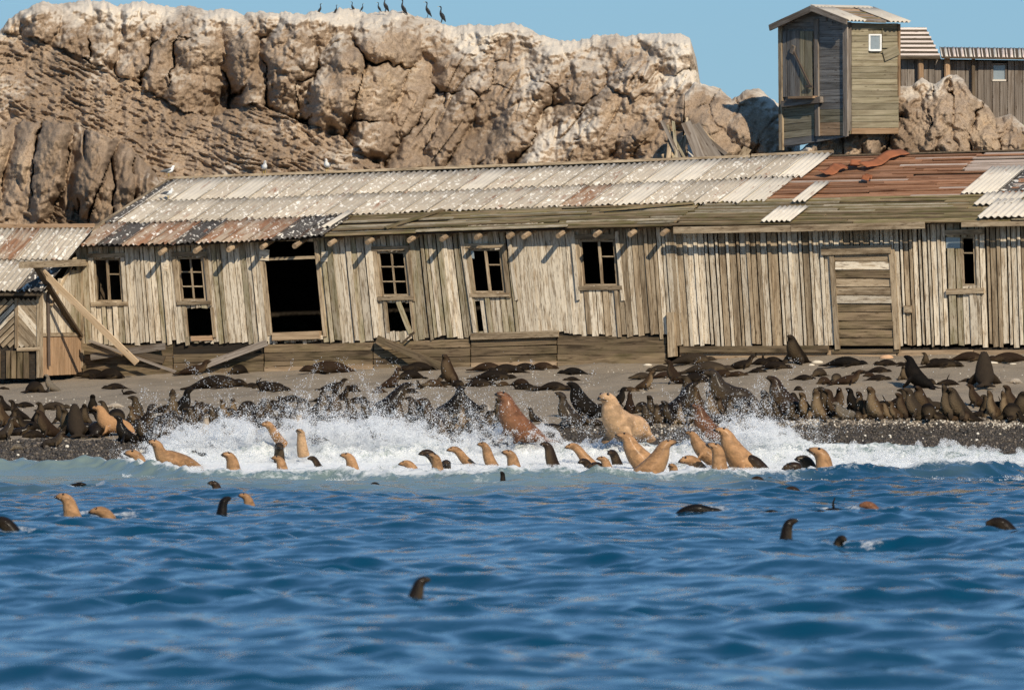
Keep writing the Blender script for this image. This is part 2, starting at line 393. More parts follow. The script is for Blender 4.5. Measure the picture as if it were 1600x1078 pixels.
# ------------------------------------------------------------------ sea
# who swims where (pose, picture column, picture row, size, heading, coat): their wakes shape the water
SWIM_L = '''head 107 803 35 15 o; low 162 804 19 15 o; back 197 802 30 0 o; head 338 775 22 20 b; head 387 797 24 10 o'''
SWIM_F = '''tall 785 753 16 60 k; back 124 769 30 0 k; back 30 830 44 0 k; low 8 834 22 0 d; tall 349 810 32 200 k; head 655 926 30 180 d; low 1043 896 16 90 k; back 1012 896 34 0 k; tall 1231 849 38 190 d; low 1313 853 14 120 d; low 1241 769 13 0 b; back 1090 803 76 180 k; fin 1301 800 16 0 k; low 1360 814 15 0 r; low 1566 834 22 0 d; low 1594 841 16 20 d; back 321 872 34 0 k; back 1204 806 30 0 k; back 1282 806 26 180 k; back 559 806 24 180 k; back 487 872 20 0 k; low 588 760 9 30 k; low 1186 752 10 0 b'''
rows = np.concatenate([[-3000, -600, -200, -120, -75], np.linspace(-46, 30, 560), np.linspace(30.12, 98, 540), np.linspace(98.06, 109.5, 170), [110.5]])
cs = np.concatenate([[-40, -8, -3], np.linspace(-1.3, 1.3, 460), [3, 8, 40]])
YY, CC = np.meshgrid(rows, cs, indexing='ij')
XX = CC * np.maximum(YY + BACK, 60) * (800 / F)
ZZ = np.zeros_like(XX)
fade = sstep(-60, -46, YY) * (1 - sstep(1.3, 3, np.abs(CC)))
dx = np.zeros_like(XX); dy = np.zeros_like(XX)
r2 = np.random.default_rng(3)
shore = 1 - .55 * sstep(85, 105, YY)
gust = .75 + .45 * fbm(XX * .16, YY * .16, 3, 71)
warps = [gnoise(XX * (.12 + .1 * k), YY * (.12 + .1 * k), 100 + k) for k in range(6)]
for k in range(64):
    lam = .45 * (11.0 / .45) ** ((k + .5) / 64); a = r2.normal(-1.15, .62)          # wind sea running in towards the beach from the left
    kx, ky = math.cos(a) * 2 * math.pi / lam, -math.sin(a) * 2 * math.pi / lam
    amp = .0080 * lam ** .58 * r2.uniform(.6, 1.3)
    if lam > 2.5: amp *= .7
    ph = kx * XX + ky * YY + r2.uniform(0, 6.28) + warps[k % 6] * (1.2 if lam < 3 else .6)
    w = amp * fade * shore * (gust if lam < 3 else 1)
    ZZ += w * np.cos(ph); q = .75
    dx -= q * w * np.sin(ph) * math.cos(a); dy -= q * w * np.sin(ph) * -math.sin(a)
PX = CX + XX * F / np.maximum(YY + BACK, 20)
line = interp(PX, [(-400, 100), (0, 99.5), (150, 98.5), (300, 95), (700, 93), (1000, 93.5), (1300, 95), (1600, 97.5), (2000, 98)]) + 1.3 * fbm(XX * .3, XX * 0 + 2.5, 3, 9)
d = YY - line
crest = interp(PX, [(-400, .34), (150, .34), (300, .26), (700, .22), (1200, .2), (1600, .30), (2000, .3)])
ZZ += fade * crest * np.exp(-np.where(d < 0, d / 1.1, d / .8) ** 2) * (1 + .35 * fbm(XX * 1.3, YY * 1.3, 3, 44))
# run-up that climbs the gravel, and the churned white water
run = sstep(.3, 1.2, d); ZZ += fade * run * np.maximum(terrain(XX, YY) * .0, 0)
lim = interp(PX, [(-400, 107.2), (100, 107.6), (250, 108.6), (500, 109.3), (1200, 109.4), (1600, 108.7), (2000, 108.4)]) + .45 * gnoise(XX * .8, XX * 0 + 7.5, 19)
wash = sstep(1.0, 2.4, d)
tz = terrain(XX, YY)
ZZ = np.where(YY > line + .6, np.where(YY < lim, np.maximum(ZZ, tz + .05 * wash), tz - .12), ZZ)
churn = sstep(-2.2, 1.2, d) * (1 - sstep(lim - .2, lim + .2, YY))
strength = interp(PX, [(-400, .15), (120, .25), (260, .8), (500, .86), (1200, .86), (1350, .76), (1600, .68), (2000, .6)])
heapf = interp(PX, [(-400, 0), (180, 0), (300, .8), (450, 1), (600, 1), (700, .75), (800, .95), (900, .6), (1050, .55), (1120, .9), (1190, .95), (1250, .5), (1330, .28), (1600, .25), (2000, .2)])
heap = np.exp(-((YY - 108.0) / 1.15) ** 2) * heapf * (.75 + .6 * fbm(XX * .9, YY * .5, 4, 57, .6))
ZZ += fade * np.clip(heap, 0, 2) * .42 * (YY < lim + 1.2)
ZZ += fade * churn * strength * np.abs(fbm(XX * 2.4, YY * 2.4, 5, 55, .6)) * .13
wake = np.zeros_like(XX)
for it in (SWIM_L + ';' + SWIM_F).replace('\n', ';').split(';'):
    q = it.split()
    if len(q) < 6: continue
    Yc = H * F / (float(q[2]) - CY) - BACK; Xc = (float(q[1]) - CX) * (Yc + BACK) / F; k0, k1 = np.searchsorted(rows, [Yc - 3, Yc + 3]); sl_ = slice(k0, k1)
    r_ = np.hypot(XX[sl_] - Xc - .15, (YY[sl_] - Yc) * .8); en = np.exp(-r_ / .55)
    ZZ[sl_] += .05 * np.cos(r_ * 15) * en * (r_ > .1); wake[sl_] = np.maximum(wake[sl_], .9 * np.exp(-((r_ - .30) / .2) ** 2))
V = np.stack([XX + dx, YY + dy, ZZ], -1)
ZSEA = ZZ.copy(); CSEA = cs
def sea_z(X, Y):
    i = int(np.clip(np.searchsorted(rows, Y), 1, len(rows) - 1)); c = X / (max(Y + BACK, 60) * (800 / F)); j = int(np.clip(np.searchsorted(CSEA, c), 1, len(CSEA) - 1))
    return float(ZSEA[max(0, i - 2):i + 2, max(0, j - 4):j + 4].mean())
me = grid_mesh('sea', V, M_water, flip=False)
foam = churn * strength * 1.0 + .45 * np.exp(-((d - .15) / .35) ** 2) * (fade > .5)
foam = np.maximum(foam, np.clip(heap * 2.0, 0, .85))
foam = np.maximum(foam, .42 * sstep(-2.6, -.5, d) * strength * (d < .5))
lace = fbm(XX * .9, YY * .09, 4, 141, .6)
foam = np.maximum(foam, np.clip(.50 * sstep(-20, -2, d) * (.55 + 1.1 * lace) * strength, 0, .62) * (d < .4))
foam = np.maximum(foam, wake * .8)
attr(me, 'foam', foam * fade)
edge = interp(PX, [(-400, 75), (0, 76), (350, 70), (700, 66), (1000, 72), (1250, 86), (1600, 96), (2000, 98)]) + 7 * fbm(XX * .22, YY * .10, 4, 77, .6)
milk = sstep(-4, 20, YY - edge) * (fade > .5)
attr(me, 'milk', milk * .85)
tag(obj('sea', me), 'choppy dark blue sea turning milky where it breaks', None, None, 'structure')

# ------------------------------------------------------------------ cliffs and rock outcrops
def rock(name, x0, x1, nx, ybot, skyline, depth, ny, label, back=16.0, gu=(1, 1), gbase=0.0, fine=1.0):
    px = np.linspace(x0, x1, nx); sky_y = interp(px, skyline) + 7 * fbm(px / 40, px * 0, 4, 8) * fine + 1.6 * fbm(px / 6, px * 0, 3, 15) * fine
    t = np.linspace(0, 1, ny)[:, None]
    py = ybot + (sky_y[None] - ybot) * t; pxx = np.broadcast_to(px[None], py.shape)
    Y = depth(pxx, py)
    e = np.clip((py - sky_y[None]) / 16, 0, 1); Y = Y + .8 * (1 - np.sqrt(1 - (1 - e) ** 2 * .999)) * fine     # rounded brow
    X = (pxx - CX) * (Y + BACK) / F; Z = H - (py - CY) * (Y + BACK) / F
    V = np.stack([X, Y, Z], -1)
    top = V[-1]; rows_ = []
    for k, s in enumerate(np.linspace(.02, 1, 10) ** 1.6):
        r = top.copy(); r[:, 1] += back * s; r[:, 2] -= .25 * back * s ** 1.5 + back * s * .02; r[:, 2] += .12 * gnoise(px / 30, px * 0 + s * 9, 4) * min(1, k)
        rows_.append(r)
    r = rows_[-1].copy(); r[:, 2] = -3; rows_.append(r)
    V = np.concatenate([V, np.array(rows_)], 0)
    me = grid_mesh(name, V, M_rock)
    nrm = np.zeros(V.size, np.float32); me.vertices.foreach_get('normal', nrm); nz = nrm.reshape(V.shape)[..., 2]
    hgt = np.concatenate([1 - np.clip((py - sky_y[None]) / gu[0], 0, 1), np.ones((len(rows_), nx))], 0)
    xg = np.concatenate([pxx, np.repeat(px[None], len(rows_), 0)], 0)
    gpx = lambda V: .50 * fbm(V[..., 0] * .5 - V[..., 2] * .25, V[..., 2] * .5, 5, 92, .55)
    g = gbase + (.55 * sstep(.2, .9, nz) + .60 * hgt ** 2.0 - .22) + .14 * sstep(600, 850, xg) * gu[1] - .12 * (1 - sstep(200, 260, xg)) * (1 - hgt) * gu[1]
    attr(me, 'guano', g + gpx(V))
    attr(me, 'tone', .5 + .30 * fbm(V[..., 0] * .45, V[..., 2] * .45, 4, 91) + .12 * fbm(V[..., 0] * 2, V[..., 2] * 2, 3, 95))
    return tag(obj(name, me), label, None, None, 'structure')
CLIFF_SEEDS = [(20, 35, 45, 35, -20, .9), (60, 40, 50, 45, -30, 1.2), (115, 62, 42, 48, 0, 1.1), (150, 30, 40, 35, 0, .8), (165, 70, 40, 45, 15, 1.2), (215, 70, 36, 60, 10, 1.2),
 (222, 25, 40, 25, 0, .7), (252, 88, 30, 75, 12, 1.3), (300, 105, 52, 88, 12, 1.7), (290, 40, 50, 30, 0, .8), (350, 45, 45, 35, 0, .9), (380, 85, 30, 55, 8, 1.5), (396, 128, 27, 52, 8, 1.3),
 (450, 92, 46, 88, 8, 1.8), (430, 30, 50, 25, 0, .8), (505, 45, 50, 34, 0, .9), (525, 130, 46, 80, 12, 2.0), (478, 150, 22, 36, 0, .8), (605, 68, 60, 45, 0, 1.7), (590, 150, 45, 60, 20, 1.4), (590, 212, 42, 38, 15, 1.4), (640, 170, 30, 60, 22, 1.0),
 (700, 62, 70, 30, 0, .8), (780, 62, 70, 28, 0, .8), (735, 115, 48, 45, 25, 1.5), (655, 225, 26, 80, 28, 1.3), (700, 200, 30, 90, 30, 1.6), (745, 225, 30, 80, 32, .9), (775, 160, 30, 70, 32, .9), (815, 180, 32, 110, 34, 1.8), (800, 120, 36, 40, 30, 1.0),
 (850, 105, 50, 38, 35, .9), (870, 215, 36, 85, 34, 1.3), (905, 135, 40, 50, 34, 1.5), (940, 195, 40, 85, 38, 1.4), (990, 125, 40, 42, 28, 1.8), (935, 75, 55, 32, 0, .8), (1000, 70, 40, 30, 0, .9), (1045, 85, 46, 42, 8, 1.4),
 (1072, 72, 30, 28, 0, 1.1), (1000, 185, 38, 60, 40, 1.2), (1050, 160, 46, 52, 30, 1.1), (1045, 225, 50, 40, 20, .8), (1100, 190, 50, 40, 10, .9), (1110, 235, 50, 30, 0, .8),
 (-40, 60, 50, 50, 0, 1.2), (-120, 80, 60, 60, 0, 1.2), (-220, 90, 70, 60, 0, 1.2)]
COL_SEEDS = [(-170, 290, 50, 120, 10, 1.5), (-90, 285, 45, 120, 12, 1.5), (-25, 290, 36, 120, 14, 1.5), (28, 300, 34, 110, 14, 1.5), (72, 275, 32, 100, 12, 1.8), (112, 290, 20, 100, 10, 1.0), (142, 268, 34, 90, 10, 1.9),
 (165, 320, 26, 70, 12, 1.3), (192, 295, 24, 70, 8, 1.4), (222, 290, 22, 40, 0, 1.2), (240, 320, 24, 50, 0, 1.0)]
def cells(px, py, seeds, warp=9.0, ws=1):
    """Rounded bosses that merge where they meet: how far each swells, and the clefts between them."""
    wx = px + 1.6 * warp * gnoise(px / 70, py / 70, ws) + warp * fbm(px / 26, py / 30, 3, ws + 20, .6)
    wy = py + 1.6 * warp * gnoise(px / 70, py / 70, ws + 50) + warp * fbm(px / 26, py / 30, 3, ws + 70, .6)
    f1 = np.full(px.shape, 9.0); f2 = np.full(px.shape, 9.0); bul = np.full(px.shape, -.4); hh = np.zeros(px.shape)
    for cx, cy, rx, ry, an, h in seeds:
        a = rad(an); ux = ((wx - cx) * math.cos(a) + (wy - cy) * math.sin(a)) / rx; uy = (-(wx - cx) * math.sin(a) + (wy - cy) * math.cos(a)) / ry
        dd = np.sqrt(ux * ux + uy * uy)
        bul = np.maximum(bul, h * (1.1 - dd ** 3.2 * .8))
        m = dd < f1; f2 = np.where(m, f1, np.minimum(f2, dd)); f1 = np.where(m, dd, f1); hh = np.where(m, h, hh)
    cl = (1 - sstep(0, .05 + .12 * sstep(-.5, .6, gnoise(px / 30, py / 34, ws + 95)), f2 - f1)) * sstep(-.25, .3, gnoise(px / 50, py / 60, ws + 90))      # clefts come and go
    return bul, cl * np.minimum(hh, 1.3)
def detail(px, py, s=1.0):
    return s * (.55 * fbm(px / 75, py / 85, 2, 61) + .20 * fbm(px / 26, py / 30, 3, 62, .55) + .06 * fbm(px / 9, py / 9, 3, 63, .6))
SKYLINE = [(-330, 70), (-40, 62), (0, 50), (12, 30), (30, 16), (70, 6), (150, 2), (215, 4), (300, 14), (400, 18), (480, 22), (560, 16), (610, 18), (660, 26), (700, 38), (740, 42), (790, 36), (830, 50), (880, 64), (930, 58), (985, 52), (1040, 52), (1078, 60), (1088, 92), (1094, 126), (1120, 138), (1150, 160), (1165, 142), (1190, 145), (1212, 160), (1235, 175)]
def cliff_depth(px, py):
    base = 150.0 - .0098 * np.clip(px, -300, 1300)
    L1 = interp(px, [(-300, 10), (-20, 45), (60, 62), (130, 90), (230, 140), (280, 172), (330, 182), (400, 160), (470, 192), (530, 212), (600, 262), (640, 300), (700, 420), (1300, 420)]) + 6 * fbm(px / 22, px * 0, 3, 3)
    L2 = interp(px, [(-300, 190), (0, 198), (60, 188), (120, 196), (165, 212), (205, 232), (240, 268), (265, 310), (300, 420), (1300, 420)]) + 6 * fbm(px / 16, px * 0, 3, 6)
    bul, cl = cells(px, py, CLIFF_SEEDS, 6, 1); top = sstep(15, 75, py - interp(px, SKYLINE)); cl = cl * top; rt = sstep(600, 680, px)
    fis = np.abs(gnoise((px + .62 * py) / 26, (py - .62 * px) / 170, 66)); fis = (1 - sstep(0, .10, fis)) * sstep(-.1, .35, gnoise(px / 60, py / 80, 67))     # long slanting cracks
    crag = np.abs(fbm(px / 34, py / 40, 4, 68, .5)); rub = sstep(.1, .5, gnoise(px / 80, py / 80, 69))
    up = base + 2.2 + .5 * rt + (np.minimum(L1, 275) - py) * (.015 + .005 * rt) - (.95 - .38 * rt) * bul + (.58 - .36 * rt) * cl + .25 * fis * top * (.25 + .75 * rt) - detail(px, py, .95) - .55 * crag * (.3 + .5 * rub)
    sl = (px * .45 - py) + 10 * gnoise(px / 70, py / 60, 84)                              # beds dipping to the right
    ph = sl / 15 + 1.1 * fbm(px / 60, py / 45, 3, 86); saw = ph - np.floor(ph)
    msk = sstep(-.15, .4, fbm(px / 85, py / 50, 3, 85))
    mid = base + 1.55 - (py - L1) * .021 - (.05 + .27 * msk) * saw ** 1.5 - detail(px, py, .5) - .20 * np.maximum(fbm(px / 12, py / 10, 3, 88), 0) ** .7 - .12 * fbm(px / 30, sl / 6, 3, 81)
    cb, cc = cells(px, py, COL_SEEDS, 4, 5)
    lo = base - 2.9 + (300 - py) * .007 - 1.15 * cb + 1.1 * cc - detail(px, py, .6) - .25 * np.abs(fbm(px / 22, py / 40, 3, 72))
    Y = np.where(py < L1, up, mid)
    return np.where(py > L2, np.minimum(lo, mid - .3), Y)
rock('cliff', -330, 1235, 1000, 430, SKYLINE,
     cliff_depth, 360, 'tan rock cliff whitened with guano behind the sheds', gu=(190, 1))
OUT_SEEDS = [(1290, 215, 50, 40, 0, .5), (1370, 185, 34, 70, 14, .9), (1400, 150, 40, 40, 10, .9), (1425, 210, 40, 60, 20, .8), (1465, 180, 28, 80, 12, 1.0), (1440, 135, 30, 25, 0, .6), (1500, 165, 36, 60, 10, .9), (1490, 225, 36, 50, 10, .8), (1545, 205, 34, 50, 0, .8), (1580, 210, 28, 40, 0, .7), (1640, 200, 50, 60, 0, 1), (1325, 225, 30, 40, 0, .6)]
def out_depth(px, py):
    bul, cl = cells(px, py, OUT_SEEDS, 7, 9)
    return 135.0 + (250 - py) * .013 - 1.2 * bul + .7 * cl - detail(px, py, .8) - .32 * np.abs(fbm(px / 30, py / 40, 4, 168, .5))
rock('rock_outcrop', 1225, 1800, 380, 330, [(1225, 248), (1245, 236), (1265, 224), (1290, 212), (1325, 206), (1350, 188), (1372, 168), (1385, 140), (1410, 134), (1425, 134), (1440, 121), (1462, 130), (1482, 118), (1506, 126), (1520, 148), (1545, 165), (1556, 186), (1580, 180), (1600, 196), (1700, 190), (1800, 200)],
     out_depth, 170, 'grey brown boulder outcrop in front of the plank cabin', back=5.5, gu=(45, 0), gbase=-.12, fine=.6)
MID_SEEDS = [(1095, 150, 30, 30, 20, .5), (1100, 190, 40, 40, 20, .6), (1130, 175, 30, 40, 10, .7), (1160, 200, 36, 40, 0, .9), (1190, 190, 30, 45, 0, .8), (1175, 155, 28, 20, 0, .6), (1120, 225, 40, 30, 0, .5), (1205, 215, 26, 40, 0, .6)]
def mid_depth(px, py):
    bul, cl = cells(px, py, MID_SEEDS, 6, 13)
    return 137.6 + (250 - py) * .016 - .75 * bul + .3 * cl - detail(px, py, .6)
rock('rock_ledge', 1070, 1250, 150, 330, [(1070, 150), (1085, 128), (1105, 134), (1125, 142), (1142, 158), (1165, 140), (1190, 143), (1208, 158), (1222, 175), (1250, 205)],
     mid_depth, 120, 'dark low rocks between the cliff and the wooden tower', back=3, gu=(60, 0), gbase=-.05, fine=.5)
# ------------------------------------------------------------------ buildings: drawn on their own wall planes
def on_plane(x, y, Q, n):
    d = Vector(((x - CX) / F, 1, (CY - y) / F)); C = Vector((0, -BACK, H)); return C + d * ((Q - C).dot(n) / d.dot(n))
def W(x, y, v=0.0): return on_plane(x, y, BO + BV * v, BV)
def U_of(p): return (p - BO).dot(BU)
def local(u, v, z): return BO + BU * u + BV * v + Vector((0, 0, z))
LEAN = [(0, .03), (130, .05), (280, .09), (450, .10), (620, .10), (740, .12), (900, .08), (1060, .07), (1300, .05), (1600, .03), (1800, .03)]
def LW(x, y, v=0.0): return W(x + float(interp(x, LEAN)) * (y - 400), y, v)
NF = -BV
def sheet(name, a, b, c, d, waves, mat, parent=None, amp=.028, th=.006, nl=3, ragged=.0, seg=6, lift=0.0, sag=0.0):
    """Corrugated sheet: a, b along its upper edge, d, c along its lower edge; furrows run from a to d."""
    a, b, c, d = (Vector(p) for p in (a, b, c, d)); ex = (d - a).normalized(); nz = (b - a).cross(d - a).normalized()
    if nz.z < 0: nz = -nz
    ey = nz.cross(ex); n = max(2, int(waves * seg)); vs = []; fs = []
    cut = [random.uniform(-ragged, ragged) * (1 if random.random() < .3 else .25) for _ in range(n + 1)]
    for lay in (0, 1):
        for i in range(nl + 1):
            for j in range(n + 1):
                s = i / nl; t = j / n
                if i == nl: s += cut[j]
                p = (a.lerp(b, t)).lerp(d.lerp(c, t), s) + nz * (lift + amp * math.cos(2 * math.pi * waves * t) - lay * th + sag * math.sin(3 * t + 5 * s)) - a
                vs.append((p.dot(ex), p.dot(ey), p.dot(nz)))
    k = (nl + 1) * (n + 1); w = n + 1
    for i in range(nl):
        for j in range(n):
            q = (i * w + j, i * w + j + 1, (i + 1) * w + j + 1, (i + 1) * w + j); fs.append(q[::-1]); fs.append(tuple(r + k for r in q))
    for j in range(n):
        fs.append((nl * w + j, nl * w + j + 1, k + nl * w + j + 1, k + nl * w + j)[::-1]); fs.append((j, j + 1, k + j + 1, k + j))
    for i in range(nl):
        fs.append((i * w, (i + 1) * w, k + (i + 1) * w, k + i * w)[::-1]); fs.append((i * w + n, (i + 1) * w + n, k + (i + 1) * w + n, k + i * w + n))
    me = mesh(name, vs, fs, mat); me.polygons.foreach_set('use_smooth', [True] * len(me.polygons))
    return obj(name, me, parent, frame_matrix(a, ex, ey, nz))
def slab(name, pts, thick, mat, parent=None):
    """Solid panel over a polygon of points, thickened away from the viewer's side."""
    o = sum((Vector(p) for p in pts), Vector()) / len(pts); a = Vector(pts[1]) - Vector(pts[0]); n = a.cross(Vector(pts[-1]) - Vector(pts[0])).normalized()
    v = [Vector(p) - o for p in pts]; k = len(v); vs = v + [p + n * thick for p in v]
    fs = [tuple(range(k)), tuple(range(2 * k - 1, k - 1, -1))] + [(i, i + k, (i + 1) % k + k, (i + 1) % k) for i in range(k)]
    return obj(name, mesh(name, vs, fs, mat), parent, Matrix.Translation(o))

# the long shed
shed = empty('long_shed', W(580, 573), 'long weathered plank shed with corrugated roof and broken windows', 'shed')
WB = [(118, 536), (345, 536), (500, 534), (605, 531), (735, 526), (870, 521), (1042, 525), (1052, 525)]
OPEN_L = [(145, 188, 404, 472), (277, 316, 402, 470), (284, 321, 482, 526), (412, 492, 377, 524), (590, 633, 393, 463), (597, 632, 473, 518),
          (733, 783, 389, 458), (733, 741, 470, 518), (793, 799, 366, 392), (907, 962, 375, 447)]
OPEN_R = [(1297, 1391, 396, 548), (1502, 1524, 370, 447), (1479, 1502, 371, 388)]
EAVE = [(60, 384), (112, 382), (250, 381), (420, 373), (510, 367), (640, 362), (825, 355), (1050, 350), (1440, 346), (1600, 343), (1850, 340)]
RIDGE = [(100, 288), (262, 283), (700, 270), (910, 262), (1170, 249), (1240, 244), (1600, 235), (1850, 229)]
VE = -.55
u_left = U_of(W(112, 382, VE)); VR = 5.0
while U_of(W(265, 283, VR)) > u_left and VR < 9: VR += .02
_e = [W(x, y, VE) for x, y in EAVE]; _r = [W(x, y, VR) for x, y in RIDGE]
def roof(u, s, lift=0.0):
    ze = np.interp(u, [U_of(p) for p in _e], [p.z for p in _e]); zr = np.interp(u, [U_of(p) for p in _r], [p.z for p in _r])
    sl = (zr - ze) / (VR - VE); return local(u, VE + (VR - VE) * s, ze + (zr - ze) * s) + (Vector((0, 0, 1)) - BV * sl).normalized() * lift
def u_at(x, y, s):                                           # where a picture column meets the roof at slope fraction s
    return U_of(W(x, y, VE + (VR - VE) * s))
def wall_boards(x0, x1, openings, ybot, parent, mats, style, light_stop, width=(7, 9.5), gap=1.25):
    cuts = sorted({x0, x1} | {o[k] for o in openings for k in (0, 1) if x0 < o[k] < x1}); xs_ = [x0]
    for a, b in zip(cuts[:-1], cuts[1:]):
        n = max(1, round((b - a) / random.uniform(*width))); ws = np.array([random.uniform(.75, 1.25) for _ in range(n)])
        if style == 'batten': ws = np.array([1.25 if i % 2 else .75 for i in range(n)]) if n > 1 else ws
        xs_ += list(a + (b - a) * np.cumsum(ws) / ws.sum())
    for i, (a, b) in enumerate(zip(xs_[:-1], xs_[1:])):
        if b - a < .5: continue
        m = (a + b) / 2; yt = float(interp(m, EAVE)) - 5; yb_ = float(interp(m, ybot)) + random.uniform(-2, 3)
        spans = [(yt, yb_)]
        for o in openings:
            if o[0] - .1 < m < o[1] + .1:
                spans = [q for s0, s1 in spans for q in ((s0, min(s1, o[2])), (max(s0, o[3]), s1)) if q[1] - q[0] > 3]
        for s0, s1 in spans:
            proud = (.0 if i % 2 else .045) if style == 'batten' else random.choice((0, .015, .04, .06)) if style == 'old' else random.uniform(0, .008)
            g = gap * (random.uniform(.3, 1.6) if style != 'tight' else .35)
            mm = m + random.uniform(-.4, .4); ye = s1 + (random.uniform(-3, 2) if s1 > 500 else 0)
            p0 = LW(mm, ye, -.03 - proud); p1 = LW(mm + random.uniform(-.5, .5), s0, -.03 - proud)
            wd = (W(b, 450) - W(a, 450)).length * max(.35, 1 - g / (b - a))
            board('board', p0, p1, wd, .03, NF, random.choice(mats), parent, ragged=.02)
            light_stop.append([LW(a, s1 - 2, .02), LW(b, s1 - 2, .02), LW(b, s0 - 1, .02), LW(a, s0 - 1, .02)])
def light_stop_mesh(parent, quads, name='light_stop'):  # dark sheet added behind the boards so no light leaks through the gaps
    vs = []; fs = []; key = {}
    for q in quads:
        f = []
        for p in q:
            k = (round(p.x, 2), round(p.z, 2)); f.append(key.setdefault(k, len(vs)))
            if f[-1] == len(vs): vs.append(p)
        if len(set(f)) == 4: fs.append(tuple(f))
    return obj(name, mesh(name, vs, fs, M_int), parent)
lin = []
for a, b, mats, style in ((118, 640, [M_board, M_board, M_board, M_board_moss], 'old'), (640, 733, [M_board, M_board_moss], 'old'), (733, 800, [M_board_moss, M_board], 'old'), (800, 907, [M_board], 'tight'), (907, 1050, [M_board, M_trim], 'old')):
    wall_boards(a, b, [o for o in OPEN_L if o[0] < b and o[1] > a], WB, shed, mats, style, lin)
light_stop_mesh(shed, lin)

def window(parent, x0, x1, y0, y1, cols, bars, trim=True, sill=True, glass=None, side=(9, 7), mat=None):
    """Old timber window: sash frame with glazing bars, jambs, header and sill. cols: mullion positions; bars: (column, height) fractions."""
    mat = mat or M_trim; xm = (x0 + x1) / 2
    sash = board('window', LW(x0 + 1.3, y1, -.02), LW(x0 + 1.3, y0, -.02), .055, .05, NF, mat, parent)
    def b(name, xa, ya, xb, yb2, w, v=-.02, t=.045, m=None): return board(name, LW(xa, ya, v), LW(xb, yb2, v), w, t, NF, m or mat, sash, jit=.02)
    b('sash_rail', x1 - 1.3, y1, x1 - 1.3, y0, .055); b('sash_rail', x0 + 3, y0 + 1.5, x1 - 3, y0 + 1.5, .05, -.022); b('sash_rail', x0 + 3, y1 - 1.8, x1 - 3, y1 - 1.8, .055, -.022)
    edges = [x0 + 3] + [x0 + (x1 - x0) * c for c in cols] + [x1 - 3]
    for c in edges[1:-1]: b('mullion', c, y1 - 3, c, y0 + 3, .065 if len(bars) < 3 else .04, -.026)
    for k, f in bars: b('glazing_bar', edges[k] + 1, y0 + (y1 - y0) * f, edges[k + 1] - 1, y0 + (y1 - y0) * f, .035, -.018)
    if trim:
        b('header', x0 - side[0], y0 - 4.5, x1 + side[1], y0 - 5.5, .12, -.105, .05); b('jamb', x0 - 5, y1 + 8, x0 - 5, y0 - 8, .14, -.085, .04); b('jamb', x1 + 4.5, y1 + 8, x1 + 4.5, y0 - 8, .11, -.085, .04)
    if sill: b('sill', x0 - side[0] + 2, y1 + 3.5, x1 + side[1] - 1, y1 + 2.5, .10, -.12, .1)
    if glass:
        for (ga, gb, gc, gd) in glass: slab('pane', [LW(ga, gd, .01), LW(gb, gd, .01), LW(gb, gc, .01), LW(ga, gc, .01)], .005, M_glass, sash)
    return sash
window(shed, 145, 188, 404, 472, (.5,), [(1, .36)])
window(shed, 277, 316, 402, 470, (.5,), [(0, .34), (1, .34), (0, .67), (1, .67)])
window(shed, 590, 633, 393, 463, (.5,), [(0, .34), (1, .34), (0, .67), (1, .67)])
window(shed, 733, 783, 389, 458, (.52,), [(1, .36)], glass=[(736, 741, 392, 404)])
window(shed, 907, 962, 375, 447, (.55,), [(1, .36)])
dr = board('doorway', LW(409, 524, -.07), LW(409, 377, -.07), .13, .06, NF, M_trim, shed)
board('door_jamb', LW(495, 526, -.07), LW(495, 377, -.07), .10, .06, NF, M_trim, dr); board('transom', LW(411, 405, -.05), LW(493, 402, -.05), .075, .06, NF, M_trim, dr)
board('threshold', W(425, 526, -.16), W(499, 523, -.16), .20, .16, NF, M_log, dr)
for x, y0, y1 in ((281, 480, 527), (323, 480, 527), (594, 470, 520), (634, 470, 520)): board('opening_post', LW(x, y1, -.08), LW(x, y0, -.08), .075, .05, NF, M_trim, shed)
board('threshold', W(298, 529, -.1), W(331, 528, -.1), .13, .12, NF, M_pink, shed)
board('loose_board', W(641, 521, -.1), W(622, 472, -.1), .13, .03, NF, M_board_moss, shed)
for x0, x1, y in ((405, 420, 398), (502, 512, 400), (255, 262, 415)): board('nailed_board', W(x0, y, -.1), W(x1, y + 1, -.1), .28, .03, NF, M_board, shed)
for xa, xb in ((728, 724), (800, 797), (898, 897), (968, 966)): board('batten', LW(xa, 520 if xa < 790 else 470, -.11), LW(xb, 362, -.11), .10, .04, NF, M_board, shed, ragged=.03)
board('plinth_rail', W(735, 526, -.14), W(872, 521, -.14), .17, .06, NF, M_trim, shed)
# foundation planking
GL = lambda x: float(interp(x, GROUND_Y))
fx = [128, 270, 412, 583, 735, 870, 1042]
for a, b in zip(fx[:-1], fx[1:]):
    ta, tb = float(interp(a, WB)) + 3, float(interp(b, WB)) + 3
    for k in range(3):
        f = (k + .5) / 3; ya = ta + (GL(a) - 2 - ta) * f; yb2 = tb + (GL(b) - 2 - tb) * f
        if a == 270 and k == 0: continue
        board('foundation_plank', W(a + 1.2, ya, -.05 - .03 * k), W(b - 1.2, yb2, -.05 - .03 * k), (GL(a) - ta) / 3 / 59.5 * .88, .06, NF, M_found, shed, ragged=.01)
    board('footing', W(a + 1, GL(a) - 1, -.19), W(b - 1, GL(b) - 1, -.19), .16, .1, NF, M_log if a in (412, 735) else M_found, shed)
    board('foundation_back', W(a, (ta + GL(a)) / 2, .02), W(b, (tb + GL(b)) / 2, .02), (GL(a) - ta + 8) / 58, .03, NF, M_int, shed)
